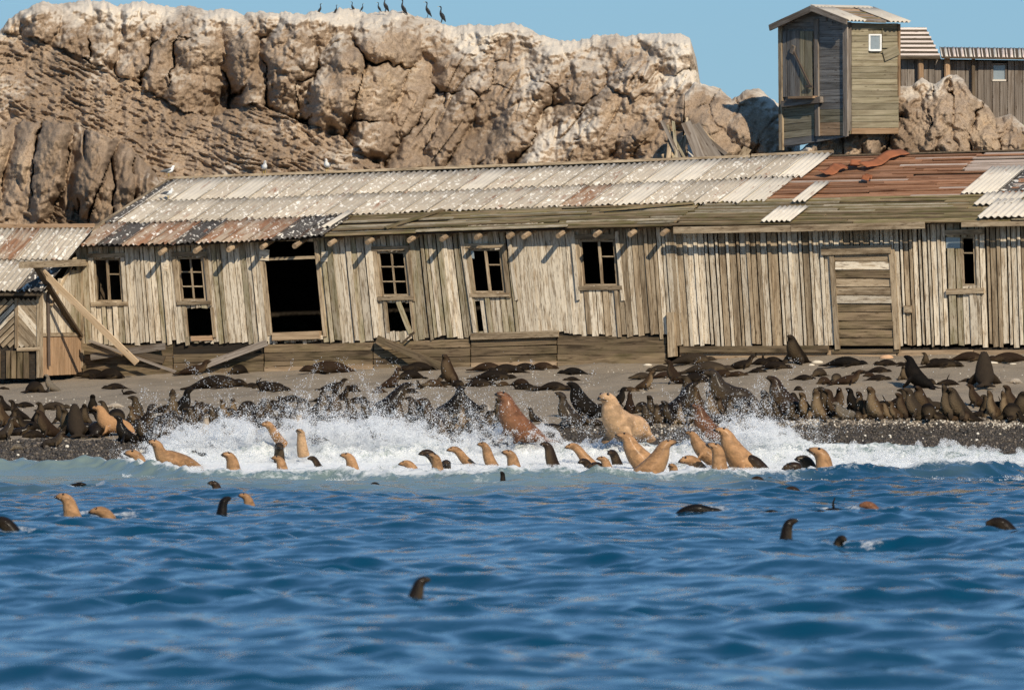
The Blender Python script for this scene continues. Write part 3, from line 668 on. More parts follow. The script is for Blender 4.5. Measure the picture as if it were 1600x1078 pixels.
# rafters
for x, y in ((250, 384), (305, 380), (357, 380), (409, 378), (460, 378), (515, 374), (574, 370), (639, 366), (690, 365), (744, 365), (794, 362), (818, 365), (872, 361), (930, 360), (984, 358), (1035, 356)):
    tip = W(x, y, -.62 - random.uniform(0, .12)); u = U_of(tip); q = roof(u, .2); e = roof(u, 0.0)
    sl = (q.z - e.z) / (.2 * (VR - VE)); v0 = (tip - BO).dot(BV); zt = min(tip.z, e.z + sl * (v0 - VE) - .2)
    log('rafter', local(u, v0, zt), local(u, .45, zt + sl * (.45 - v0) * .97), .068, M_log, shed)
board('wall_plate', LW(420, 371, -.09), LW(1046, 351, -.09), .13, .08, NF, M_trim, shed)

# roof of the shed
uR = u_at(1760, 240, .9)
def deck(name, u0, u1, s0, s1, lift, parent, mat=M_int):  # unseen layer added under the roof covering to block light
    n = 30; us = np.linspace(u0, u1, n); vs = []; fs = []
    for L in (lift, lift - .03):
        for s in (s0, s1): vs += [roof(u, s, L) for u in us]
    for i in range(n - 1):
        fs += [(i, i + 1, n + i + 1, n + i), (2 * n + i, 3 * n + i, 3 * n + i + 1, 2 * n + i + 1), (i, 2 * n + i, 2 * n + i + 1, i + 1), (n + i, n + i + 1, 3 * n + i + 1, 3 * n + i)]
    return obj(name, mesh(name, vs, fs, mat), parent)
u_mid = U_of(W(1050, 350, VE))
deck('light_block_deck', u_left + .05, u_mid, .012, 1, -.07, shed)
Lslope = (roof(0, 1) - roof(0, 0)).length
def sheets(parent, u0, u1, s0, s1, mats, lift, width=.76, waves=5, ragged=.03, skip=0.0, drop=0.0):
    n = max(1, round((u1 - u0) / width)); e = np.linspace(u0, u1, n + 1)
    for i in range(n):
        if random.random() < skip: continue
        a, b = e[i] - .03, e[i + 1] + .03; j = random.uniform(-.006, .006); k = random.uniform(-.012, .012)
        m = mats[i % len(mats)] if isinstance(mats, tuple) else random.choice(mats)
        sheet('roof_sheet', roof(a, s1 + j, lift + .012), roof(b, s1 + j, lift + .018), roof(b, s0 + j + k - drop * random.random(), lift + random.uniform(0, .02)), roof(a, s0 + j - drop * random.random(), lift), waves, m, parent, ragged=ragged, nl=3, sag=.006)
u_a = u_at(1278, 262, .82); u_b = u_at(1218, 300, .48)
rowA = [M_sheet] * 7 + [M_sheetw]; rowB = [M_sheet] * 11 + [M_rust, M_sheetw]
sheets(shed, u_left + .3, u_mid - .2, .655, .99, rowA, .045); sheets(shed, u_left + .3, u_mid - .2, .325, .69, rowB, .012)
sheet('roof_sheet', roof(u_left - .02, .99, .03), roof(u_left + .33, .99, .03), roof(u_left + .36, .33, .03), roof(u_left - .02, .33, .03), 2, M_tar, shed)
u_c = U_of(W(505, 367, VE))
sheets(shed, u_left, u_c, .0, .36, (M_rust, M_tar, M_rust, M_rust, M_tar, M_rust, M_rust, M_rust, M_tar, M_tar), -.02, .72, ragged=.04)
sheet('roof_sheet', roof(u_c - .25, .36, .06), roof(u_c - .02, .36, .06), roof(u_c - .05, .12, .06), roof(u_c - .32, .1, .06), 2, M_sheetw, shed)
def roof_boards(parent, u0, u1, s0, s1, n, mats, lift, lens=4.0, skip=0.0):
    for k in range(n):
        sa = s0 + (s1 - s0) * (k + .5) / n; u = u0 + random.uniform(-.15, .15)
        while u < u1 - .2:
            v = min(u1, u + random.uniform(.7, 1.3) * lens)
            if u1 - v < .6: v = u1
            if random.random() >= skip:
                lf = lift + random.uniform(0, .05) ** 1
                nrm = (roof(u, 1) - roof(u, 0)).cross(BU); nrm = nrm if nrm.z > 0 else -nrm
                board('roof_board', roof(u + .01, sa, lf), roof(v - .01, sa + random.uniform(-.003, .003), lf), Lslope * (s1 - s0) / n * random.uniform(.68, .95), .03, nrm, random.choice(mats), parent, ragged=.03, seg=2)
            u = v
roof_boards(shed, u_c - .05, u_mid - .02, .0, .34, 15, [M_roofb, M_roofb, M_roofb, M_board_moss], -.04, 3.4, .06)
for u0, u1, s0, s1 in ((2.2, 4.6, .22, .30), (-3.5, -2.6, .05, .33)): board('loose_board', roof(u0, s0, .05), roof(u1, s1, .05), .16, .025, Vector((0, -.3, 1)), M_roofb, shed, ragged=.05)
board('ridge_board', roof(u_left - .02, 1.0, .08), roof(u_mid - .3, 1.0, .08), .08, .06, Vector((-.3, -1, .6)), M_trim, shed, seg=8)
board('barge_board', roof(u_left - .04, .01, .02), roof(u_left - .04, 1.0, .02), .12, .05, (BV * -.2 + BU * -1), M_trim, shed)
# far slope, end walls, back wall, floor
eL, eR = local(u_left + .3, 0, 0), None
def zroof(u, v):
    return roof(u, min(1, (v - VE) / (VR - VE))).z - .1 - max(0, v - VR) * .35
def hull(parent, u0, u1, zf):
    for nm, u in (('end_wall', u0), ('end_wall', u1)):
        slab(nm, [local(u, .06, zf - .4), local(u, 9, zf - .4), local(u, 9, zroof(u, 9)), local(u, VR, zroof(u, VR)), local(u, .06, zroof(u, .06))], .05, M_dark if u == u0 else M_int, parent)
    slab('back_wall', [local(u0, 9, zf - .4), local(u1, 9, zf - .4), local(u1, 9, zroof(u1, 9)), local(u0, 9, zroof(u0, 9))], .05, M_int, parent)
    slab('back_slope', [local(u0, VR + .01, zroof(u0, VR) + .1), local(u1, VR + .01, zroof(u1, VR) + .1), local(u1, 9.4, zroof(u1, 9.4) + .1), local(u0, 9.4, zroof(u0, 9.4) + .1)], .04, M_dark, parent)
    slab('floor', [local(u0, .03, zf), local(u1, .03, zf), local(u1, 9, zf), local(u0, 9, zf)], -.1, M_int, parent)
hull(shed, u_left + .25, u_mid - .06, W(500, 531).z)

# the taller shed on the right
barn = empty('tall_shed', W(1330, 556), 'taller plank shed with rust brown roof and shut board door', 'shed')
WR = [(1040, 541), (1600, 539), (1900, 538)]
lin = []
wall_boards(1052, 1297, [OPEN_R[0]], WR, barn, [M_board, M_board, M_board, M_trim], 'batten', lin, (7.5, 8.5), 2.0)
wall_boards(1297, 1391, [OPEN_R[0]], WR, barn, [M_board, M_trim], 'batten', lin, (7.5, 8.5), 2.0)
wall_boards(1391, 1479, [], WR, barn, [M_board, M_board, M_board, M_trim], 'batten', lin, (7.5, 8.5), 2.0)
wall_boards(1479, 1524, OPEN_R[1:], WR, barn, [M_board, M_board_moss], 'old', lin, (8, 10), 1.5)
wall_boards(1524, 1720, [], WR, barn, [M_board, M_board, M_board, M_trim], 'batten', lin, (7.5, 8.5), 2.0)
light_stop_mesh(barn, lin)
door = board('door', LW(1301, 546, -.10), LW(1299, 396, -.10), .13, .05, NF, M_trim, barn)
for k in range(11):
    y = 402 + k * 13.2; board('door_board', LW(1304, y, -.06 - .03 * (k % 2)), LW(1391, y, -.06 - .025 * (k % 3)), .195, .04, NF, (M_trim, M_board, M_found, M_trim)[k % 4] if k < 6 else M_found, door, ragged=.01)
board('door_jamb', LW(1395, 546, -.11), LW(1393, 390, -.11), .15, .05, NF, M_trim, door); board('lintel', LW(1283, 392, -.14), LW(1392, 389, -.14), .22, .07, NF, M_trim, door)
board('door_stop', W(1412, 483, -.12), W(1424, 483, -.12), .18, .08, NF, M_trim, door)
wn6 = window(barn, 1502, 1524, 370, 447, (), [(0, .33)], trim=False, sill=False)
board('header', W(1476, 364, -.16), W(1534, 362, -.16), .13, .1, NF, M_trim, wn6); board('sill', W(1478, 456, -.13), W(1536, 454, -.13), .14, .1, NF, M_trim, wn6)
slab('pane', [LW(1479, 388, -.01), LW(1501, 388, -.01), LW(1501, 371, -.01), LW(1479, 371, -.01)], .005, M_glass, wn6)
board('base_beam', W(1062, 546, -.1), W(1293, 545, -.1), .17, .1, NF, M_found, barn); board('base_beam', W(1300, 549, -.06), W(1404, 548, -.06), .10, .1, NF, M_found, barn)
for a, b in ((1062, 1180), (1182, 1290), (1292, 1400), (1402, 1520), (1522, 1720)): board('footing', W(a, 554, -.02), W(b, 553, -.02), .22, .12, NF, M_log, barn)
board('corner_post', W(1049, 558, -.22), W(1047, 487, -.22), .20, .18, NF, M_trim, barn, ragged=.03); board('corner_board', LW(1051, 540, -.09), LW(1051, 358, -.09), .12, .05, NF, M_trim, barn)
u0 = u_mid + .02; deck('light_block_deck', u0, uR, .012, 1, -.07, barn)
zf = W(1330, 543).z
# roof covering: corrugated as far as the break, then bare rust brown boarding
sheets(barn, u0 - .15, u_a, .655, .99, rowA, .05); sheets(barn, u0 - .15, u_b, .325, .69, [M_sheet, M_sheetw], .016, ragged=.06, drop=.04)
roof_boards(barn, u0, uR, .0, .36, 16, [M_roofb, M_roofb, M_board_moss], -.03, 4.0, .02)
roof_boards(barn, u_b - .2, uR, .36, .72, 17, [M_rustb] * 9 + [M_rustpale], -.03, 3.5, .02)
roof_boards(barn, u_a - .2, u_a + 4.2, .72, .99, 13, [M_rustb] * 6 + [M_rustpale], -.03, 3.5, .02)
roof_boards(barn, u_a + 4.2, uR, .72, .99, 13, [M_rustpale, M_rustpale, M_rustb], -.03, 3.5, .0)
def px_sheet(x0, x1, y0, y1, mat, waves, lift=.05):          # loose sheet between two picture heights
    def s_of(x, y):
        return min(np.linspace(0, 1, 101), key=lambda s: abs(float(CY - (roof(u_at(x, y, s), s).z - H) * F / (roof(u_at(x, y, s), s).y + BACK)) - y))
    sa, sb = s_of(x1, y0), s_of(x0, y1); ua, ub = u_at(x0, y1, sb), u_at(x1, y1, sb)
    sheet('roof_sheet', roof(ua, sa, lift), roof(ub, sa, lift + .01), roof(ub, sb, lift + .01), roof(ua, sb, lift), waves, mat, barn, ragged=.03)
px_sheet(1190, 1238, 325, 350, M_sheetw, 6); px_sheet(1502, 1560, 263, 305, M_sheetw, 7); px_sheet(1522, 1590, 303, 322, M_sheetw, 7); px_sheet(1528, 1625, 315, 345, M_sheetw, 9, .08)
px_sheet(1560, 1640, 268, 300, M_tar, 2, .02); px_sheet(1238, 1262, 288, 318, M_sheetw, 3, .06)
for i, (xa, ya, xb, yb2, wd) in enumerate(((1298, 278, 1345, 270, .34), (1348, 264, 1412, 244, .36), (1335, 268, 1352, 262, .25), (1378, 296, 1404, 292, .22))):
    A = roof(u_at(xa, ya, .75), .75 - .1 * (i == 0) - .15 * (i == 3), .10); B = roof(u_at(xb, yb2, .95), (.78, .98, .85, .56)[i], .12)
    d_ = (B - A).normalized(); n_ = d_.cross(BV).normalized(); sw = Vector((0, -.5, .86)).cross(d_).normalized() * wd / 2
    sheet('flashing', A + sw, B + sw, B - sw, A - sw, 1.5, M_flash, barn, amp=.05, lift=.02, nl=4, ragged=.1)
board('fascia', W(1052, 360, -.62), W(1235, 357, -.62), .17, .05, NF, M_trim, barn); board('fascia', W(1236, 357, -.62), W(1444, 352, -.62), .17, .05, NF, M_trim, barn)
board('fascia', W(1502, 351, -.60), W(1640, 349, -.60), .12, .05, NF, M_trim, barn)
board('ridge_board', roof(u_mid - .25, 1.0, .10), roof(u_a, 1.0, .10), .08, .06, Vector((-.3, -1, .6)), M_trim, barn, seg=5)
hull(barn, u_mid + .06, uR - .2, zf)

# the low annex on the left
annex = empty('low_annex', W(30, 592, -2.5), 'low lean-to annex with chevron boards at the far left end', 'shed')
uS = U_of(W(128, 500, 0)); vA = -1.0
while U_of(W(62, 500, vA)) < uS and vA > -6: vA -= .02
def A(x, y, v=0.0): return W(x, y, vA + v)
def SW(f, y, out=0.0):                                                # point on the side wall: f 0 at the front corner, 1 at the main wall
    a = W(62, y, vA); b = W(128, y, 0); return a.lerp(b, f) + BU * out
slab('front_backing', [A(-80, 592, .06), A(61, 592, .06), A(61, 462, .06), A(-80, 462, .06)], .03, M_int, annex)
slab('side_backing', [local(uS - .05, vA, SW(0, 588).z), local(uS - .05, 0, SW(0, 588).z), local(uS - .05, 0, SW(1, 425).z), local(uS - .05, vA, SW(0, 462).z)], -.03, M_int, annex)
for k in range(7):
    f0, f1 = (k + .5) / 7 - .06, (k + .5) / 7 + .06; top = 455 - 45 * f0
    board('side_board', SW((k + .5) / 7, 587 - 3 * (k / 7), .03), SW((k + .5) / 7, 524, .03), .33, .03, BU, M_pink, annex)
    board('side_board', SW((k + .5) / 7, 522, .025), SW((k + .5) / 7, top, .025), .33, .03, BU, M_board_moss if k > 4 else M_board, annex)
board('side_rail', SW(.02, 523, .06), SW(.98, 522, .06), .09, .03, BU, M_trim, annex)
log('downpipe', SW(.14, 572, .1), SW(.12, 455, .1), .04, M_iron, annex); board('corner_post', A(61, 590, -.05), A(61, 455, -.05), .14, .1, NF, M_trim, annex)
board('end_post', SW(.98, 575, .08), SW(.98, 415, .08), .14, .1, BU, M_trim, annex)
board('gate_frame', A(25, 544, -.06), A(25, 466, -.06), .08, .05, NF, M_trim, annex); board('gate_frame', A(26, 546, -.06), A(62, 545, -.06), .10, .05, NF, M_trim, annex)
for k in range(9):                                                    # chevron boards
    o = k * 10
    xa, ya, xb, yb2 = -58, 470 + o, 23, 470 + o - 60
    def clip(xa, ya, xb, yb2, lo, hi, xl, xr):
        pts = []
        for i in range(61):
            x = xa + (xb - xa) * i / 60; y = ya + (yb2 - ya) * i / 60
            if lo <= y <= hi and xl <= x <= xr: pts.append((x, y))
        return (pts[0], pts[-1]) if len(pts) > 3 else None
    for (l0, l1, sgn) in ((-58, 23, 1), (27, 60, -1)):
        for m in (0, 1):
            y0_ = 462 + (k * 2 + m) * (9 if sgn < 0 else 11) - (30 if sgn < 0 else 0)
            c_ = clip(l0, y0_ + (0 if sgn < 0 else 40), l1, y0_ + (40 if sgn < 0 else -40), 468, 542, l0, l1)
            if c_: board('gate_board', A(*c_[0], -.02), A(*c_[1], -.02), .11, .03, NF, M_trim if (k + m) % 3 else M_board, annex)
for k, (a, b) in enumerate(((-60, -20), (-18, 1), (9, 16), (17, 25), (26, 35), (36, 45), (56, 61))): board('low_board', A((a + b) / 2, 591, -.03), A((a + b) / 2, 548, -.03), (b - a - .6) / 58, .03, NF, M_found, annex)
def ar(u, s, lift=0.0):                                                # annex roof: s 0 at the eave, 1 at the top
    e = A(75, 454, -.35); t = W(130, 357, .15); v = (vA - .35) + (.15 - vA + .35) * s
    return local(u, v, e.z + (t.z - e.z) * s) + Vector((0, -.45, .9)).normalized() * lift
ua0 = uS - 6.5; ua1 = uS + .28
slab('light_block_deck', [ar(ua0, .01, -.06), ar(ua1 - .05, .01, -.06), ar(ua1 - .05, 1, -.06), ar(ua0, 1, -.06)], -.03, M_int, annex)
n = 9; e = np.linspace(ua0, ua1, n + 1)
for i in range(n):
    for s0, s1, lf in ((.0, .52, .0), (.48, 1.0, .03)):
        m = M_tar if (i == n - 1 and s0 == 0) else M_rust if (i + int(s0 * 10)) % 5 == 0 else M_sheet
        sheet('roof_sheet', ar(e[i] - .03, s1, lf), ar(e[i + 1] + .03, s1, lf), ar(e[i + 1] + .03, s0 + random.uniform(-.01, .01), lf), ar(e[i] - .03, s0, lf), 5, m, annex, ragged=.04)
board('ridge_board', ar(ua0, 1.0, .08), ar(ua1, 1.0, .08), .12, .05, Vector((-.3, -1, .5)), M_pink, annex); board('fascia', ar(ua0, .01, -.1), ar(ua1 - .05, .01, -.1), .12, .04, NF, M_dark, annex)
slab('back_wall', [local(ua0, .1, 2.1), local(uS - .06, .1, 2.1), local(uS - .06, .1, ar(uS, .97).z), local(ua0, .1, ar(uS, .97).z)], .04, M_int, annex)

# ------------------------------------------------------------------ wooden tower hut on the rocks
tower = empty('tower_hut', P(1300, 225, 133.6), 'narrow two-tone wooden tower hut with small gabled roof', 'hut')
TC = P(1323, 120, 133.5)
n1 = Vector((-math.sin(rad(52)), -math.cos(rad(52)), 0)); n2 = Vector((math.sin(rad(38)), -math.cos(rad(38)), 0))
def T1(x, y, o=0.0): return on_plane(x, y, TC + n1 * o, n1)
def T2(x, y, o=0.0): return on_plane(x, y, TC + n2 * o, n2)
g0, g1 = (1219, 43), (1268, 16)
slab('wall_core', [T1(1221, 232, -.04), T1(1321, 214, -.04), T1(1322, 38, -.04), T1(1268, 18, -.04), T1(1221, 44, -.04)], -.04, M_slate, tower)
slab('wall_core', [T2(1326, 210, -.04), T2(1404, 196, -.04), T2(1404, 38, -.04), T2(1326, 36, -.04)], -.04, M_olive, tower)
b1 = T1(1221, 232, -.06); slab('wall_core', [b1, b1 + BV * .1 + (T2(1404, 196) - T2(1326, 210)), b1 + (T2(1404, 196) - T2(1326, 210)) + Vector((0, 0, 3.3)), b1 + Vector((0, 0, 3.1))], .04, M_slate, tower)
for k in range(17):                                                   # cladding of the gable face beside the door
    ya = 38 + k * 10.3; yb2 = ya - .5 + k * .02
    board('cladding_board', T1(1280, ya + 4.6, .0), T1(1320, yb2 + 4, .0), .163, .03, n1, M_slate if k < 13 else M_olive if k < 15 else M_pink, tower, jit=.02)
for k in range(3): board('cladding_board', T1(1236 + 4 * 0 + (8 if k else 0) + 8 * (k == 2), 40 - k * 8, .0), T1(1300 - k * 9, 38 - k * 8, .0), .125, .03, n1, M_slate, tower)
for k in range(6): board('cladding_board', T1(1224, 166 + k * 11.5, .0), T1(1272, 164 + k * 10.6, .0), .175, .03, n1, M_olive if k < 5 else M_slate, tower)
tdoor = board('door', T1(1246, 152, .03), T1(1246, 48, .03), .165, .04, n1, M_slate, tower)
for x in (1226, 1233, 1239.5, 1253, 1260, 1266): board('door_board', T1(x, 152, .03), T1(x, 49, .03), .165, .04, n1, M_olive if x > 1245 else M_slate, tdoor)
board('latch_bar', T1(1236, 74, .09), T1(1265, 134, .09), .05, .03, n1, M_iron, tdoor); board('latch_block', T1(1236, 84, .1), T1(1239, 72, .1), .13, .05, n1, M_grey, tdoor); board('door_hook', T1(1258, 135, .1), T1(1269, 136, .1), .05, .03, n1, M_iron, tdoor)
board('post', T1(1219.5, 235, .06), T1(1218, 42, .06), .14, .07, n1, M_trim, tower); board('post', T1(1276, 213, .06), T1(1274, 30, .06), .16, .05, n1, M_grey, tower)
board('post', T1(1320.5, 213, .06), T1(1320, 36, .06), .17, .05, n1, M_grey, tower); board('post', T2(1327.5, 205, .06), T2(1327.5, 35, .06), .13, .05, n2, M_grey, tower)
board('post', T2(1405.5, 150, .05), T2(1405.5, 38, .05), .07, .05, n2, M_pink, tower)
board('step_beam', T1(1220, 163, .14), T1(1281, 156, .14), .16, .12, n1, M_grey, tower); board('shelf', T1(1231, 153, .22), T1(1270, 152, .22), .06, .2, n1, M_pink, tower)
for k in range(18):
    y = 42 + k * 9.6
    spans = ((1331, 1404),)
    if 50 < y < 84: spans = ((1331, 1357), (1379, 1404))
    for a, b in spans:
        if 74 < y < 90 and a == 1379: continue
        board('cladding_board', T2(a, y, random.uniform(0, .02)), T2(b, y - .3 - (b - a) * .002, random.uniform(0, .02)), .152, .03, n2, M_olive if k < 14 else M_pink if k == 17 else M_olive, tower, jit=.02, ragged=.01)
board('loose_board', T2(1381, 88, .07), T2(1404, 78, .07), .28, .02, n2, M_olive, tower)
tw = board('window', T2(1359, 80, .03), T2(1359, 54, .03), .05, .05, n2, M_white, tower); board('window_frame', T2(1376.5, 80, .03), T2(1376.5, 54, .03), .05, .05, n2, M_white, tw)
board('window_frame', T2(1360, 79, .033), T2(1376, 79, .033), .05, .05, n2, M_white, tw); board('window_frame', T2(1360, 55, .033), T2(1376, 55, .033), .04, .05, n2, M_white, tw)
slab('pane', [T2(1359, 80, .0), T2(1377, 80, .0), T2(1377, 54, .0), T2(1359, 54, .0)], .006, M_glass, tw)
apex = T1(1267, 13, .30); rgt = (T2(1421, 36, .28) - T2(1326, 34, .28)); eR_ = T2(1327, 34, .25) - rgt.normalized() * .12; eL_ = T1(1204, 42, .28)
def tr(t, s, lift=0.0, side=1):
    E = eR_ if side > 0 else eL_; nn = rgt.cross(E - apex).normalized(); nn = nn if nn.z > 0 else -nn
    return apex.lerp(E, s) + rgt * t + nn * lift
tb = slab('roof', [tr(0, 0), tr(1, 0), tr(1, 1), tr(0, 1)], -.04, M_grey, tower); slab('roof', [tr(0, 0, 0, -1), tr(1, 0, 0, -1), tr(1, 1, 0, -1), tr(0, 1, 0, -1)], .04, M_grey, tower)
for t0, t1, m, s1 in ((.0, .30, M_sheetw, 1.06), (.66, 1.02, M_sheetw, 1.08)): sheet('roof_sheet', tr(t0, 0, .05), tr(t1, 0, .05), tr(t1, s1, .05), tr(t0, s1, .05), 5, m, tower)
for k in range(5): board('roof_board', tr(.3, (k + .5) / 5, .03), tr(.66, (k + .5) / 5, .03), .30, .02, Vector((.3, -.4, 1)), M_pink if k % 2 else M_roofb, tower)
board('ridge_cap', tr(.02, 0, .08), tr(.98, 0, .08), .18, .03, Vector((0, -.3, 1)), M_sheetw, tower)
board('barge_board', tr(-.01, .0, .0), tr(-.01, 1.03, .0), .14, .05, n1, M_grey, tower); board('barge_board', tr(-.01, .0, -.02, -1), tr(-.01, 1.03, -.02, -1), .16, .05, n1, M_grey, tower)

# plank cabin behind
M_palepink = wood('whitewashed_pink_board', (.58, .46, .38), (.78, .68, .60), stain_amt=.12, vary=.12)
cabin = empty('plank_cabin', P(1500, 200, 140), 'grey plank cabin behind the rocks at the top right', 'cabin')
KN = Vector((-.15, -1, 0)).normalized(); KQ = P(1500, 150, 140)
def K(x, y, o=0.0): return on_plane(x, y, KQ + KN * o, KN)
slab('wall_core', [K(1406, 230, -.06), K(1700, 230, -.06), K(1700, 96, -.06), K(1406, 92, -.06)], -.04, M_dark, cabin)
x = 1408.0
while x < 1690:
    w_ = random.uniform(9, 14); inwin = 1548 < x + w_ / 2 < 1574
    off = .03 if x > 1520 else 0
    top = 94 if x < 1470 else 96
    if inwin: board('plank', K(x + w_ / 2, 215, off), K(x + w_ / 2, 128, off), w_ * .92 / 58, .03, KN, M_grey, cabin)
    else: board('plank', K(x + w_ / 2, 215, off), K(x + w_ / 2, top, off), w_ * .93 / 58, .03, KN, M_grey, cabin)
    x += w_
kw = board('window', K(1550.5, 127, .05), K(1550.5, 100, .05), .05, .05, KN, M_grey, cabin); board('window_frame', K(1572, 127, .05), K(1572, 100, .05), .05, .05, KN, M_grey, kw)
board('window_frame', K(1551, 126, .055), K(1572, 126, .055), .05, .05, KN, M_sheetw, kw); board('window_frame', K(1551, 101, .055), K(1572, 101, .055), .05, .05, KN, M_grey, kw)
slab('pane', [K(1551, 127, .01), K(1572, 127, .01), K(1572, 100, .01), K(1551, 100, .01)], .006, M_glass, kw)
for x, y1 in ((1438.5, 150), (1480, 140), (1521, 170)): log('post', K(x, y1, .14), K(x, 92, .14), .085 if x < 1500 else .05, M_pink if x < 1500 else M_dark, cabin)
cr = [K(1404, 46, -1.6), K(1446, 46, -1.6), K(1470, 93, .35), K(1402, 93, .35)]
slab('roof', cr, -.05, M_dark, cabin)
for k in range(7):
    f = (k + .5) / 7; board('roof_board', cr[0].lerp(cr[3], f) + Vector((0, -.03, .04)), cr[1].lerp(cr[2], f) + Vector((0, -.03, .04)), .20, .03, Vector((0, -.6, .8)), M_palepink, cabin)
cr = [K(1468, 77, -1.5), K(1700, 80, -1.5), K(1700, 95, .4), K(1471, 92, .4)]
slab('roof', cr, -.05, M_dark, cabin)
for k in range(18):
    f = k / 18; g = (k + 1) / 18
    sheet('roof_sheet', cr[0].lerp(cr[1], f) + Vector((0, 0, .05)), cr[0].lerp(cr[1], g) + Vector((0, 0, .05)), cr[3].lerp(cr[2], g) + Vector((0, 0, .05)), cr[3].lerp(cr[2], f) + Vector((0, 0, .05)), 1.5, M_palepink if k % 3 else M_sheetw, cabin, amp=.02)

# ------------------------------------------------------------------ loose timber, each piece its own thing
def plank(name, p0, p1, w, t, nrm, mat, label, group=None): return tag(board(name, p0, p1, w, t, nrm, mat, None, ragged=.03, seg=4), label, 'plank' if name != 'timber_beam' else 'beam', group)
plank('timber_beam', W(132, 410, .02), W(30, 414, -4.3), .17, .14, Vector((-.9, -.5, 0)), M_trim, 'horizontal weathered beam jutting from the shed corner over the annex')
pt = lambda x, y, v: W(x, y, v)
plank('leaning_plank', pt(62, 421, -2.9), pt(214, 568, -.75), .17, .05, NF, M_new, 'fresh pale plank leaning from the jutting beam to the sand')
plank('leaning_plank', pt(56, 419, -3.2), pt(124, 526, -.25), .18, .06, NF, M_dark, 'dark brace plank under the jutting beam beside the pale plank')
plank('leaning_plank', pt(117, 402, -.5), pt(78, 478, -1.9), .10, .04, NF, M_trim, 'short grey plank slanting behind the crossed braces')
plank('fallen_plank', pt(138, 532, -.5), pt(274, 581, -.6), .07, .04, NF, M_grey, 'thin grey pole slanting down to the sand below the second window')
plank('fallen_plank', pt(142, 557, -.35), pt(258, 541, -.3), .18, .05, NF, M_grey, 'grey board lying along the foundation behind the pale plank')
plank('fallen_plank', pt(128, 541, -.42), pt(190, 552, -.4), .18, .05, NF, M_found, 'dark board wedged at the annex corner')
plank('fallen_plank', pt(200, 553, -.3), pt(256, 562, -.3), .2, .05, NF, M_dark, 'dark short board at the foot of the foundation')
plank('fallen_plank', pt(417, 535, -.3), pt(308, 575, -.45), .17, .05, NF, M_grey, 'grey plank slanting from the doorway down to the left')
plank('fallen_plank', pt(588, 529, -.3), pt(692, 574, -.7), .19, .06, NF, M_found, 'dark plank slanting from the six-pane window down to the sand')
plank('fallen_plank', pt(646, 520, -.3), pt(627, 537, -.3), .05, .03, NF, M_dark, 'small stick leaning on the foundation under the broken opening')
pile = [(1098, 252, 1072, 192, .26, M_grey), (1112, 250, 1080, 196, .18, M_grey), (1128, 250, 1086, 194, .22, M_grey), (1143, 249, 1092, 200, .16, M_trim), (1150, 248, 1100, 212, .10, M_grey), (1044, 248, 1048, 205, .12, M_trim), (1058, 248, 1052, 190, .08, M_board_moss), (1066, 248, 1074, 184, .06, M_trim),
        (1064, 246, 1034, 188, .10, M_grey), (1072, 245, 1042, 196, .07, M_board_moss), (1036, 240, 1076, 238, .18, M_trim), (1080, 248, 1078, 226, .14, M_sheetw), (1155, 247, 1168, 232, .22, M_trim), (1124, 246, 1142, 240, .10, M_dark), (1050, 244, 1068, 214, .06, M_board_moss)]
where = ['lowest long board', 'second long board', 'third long board', 'pale fourth board', 'thin top board', 'left upright post', 'mossy upright slat', 'tallest thin upright slat', 'left slanting slat', 'mossy slanting slat', 'short cross board', 'white stub post', 'short block', 'dark offcut', 'short mossy slat']
for (xa, ya, xb, yb2, w_, m), wh in zip(pile, where):
    Yp = 135.2 + random.uniform(-.4, .5); plank('scrap_plank', P(xa, ya + 6, Yp - .3), P(xb, yb2, Yp + .3), w_, .04, Vector((random.uniform(-.3, .3), -1, .3)), m, wh + ' of the scrap timber pile above the roof', 'scrap timber pile above the roof')
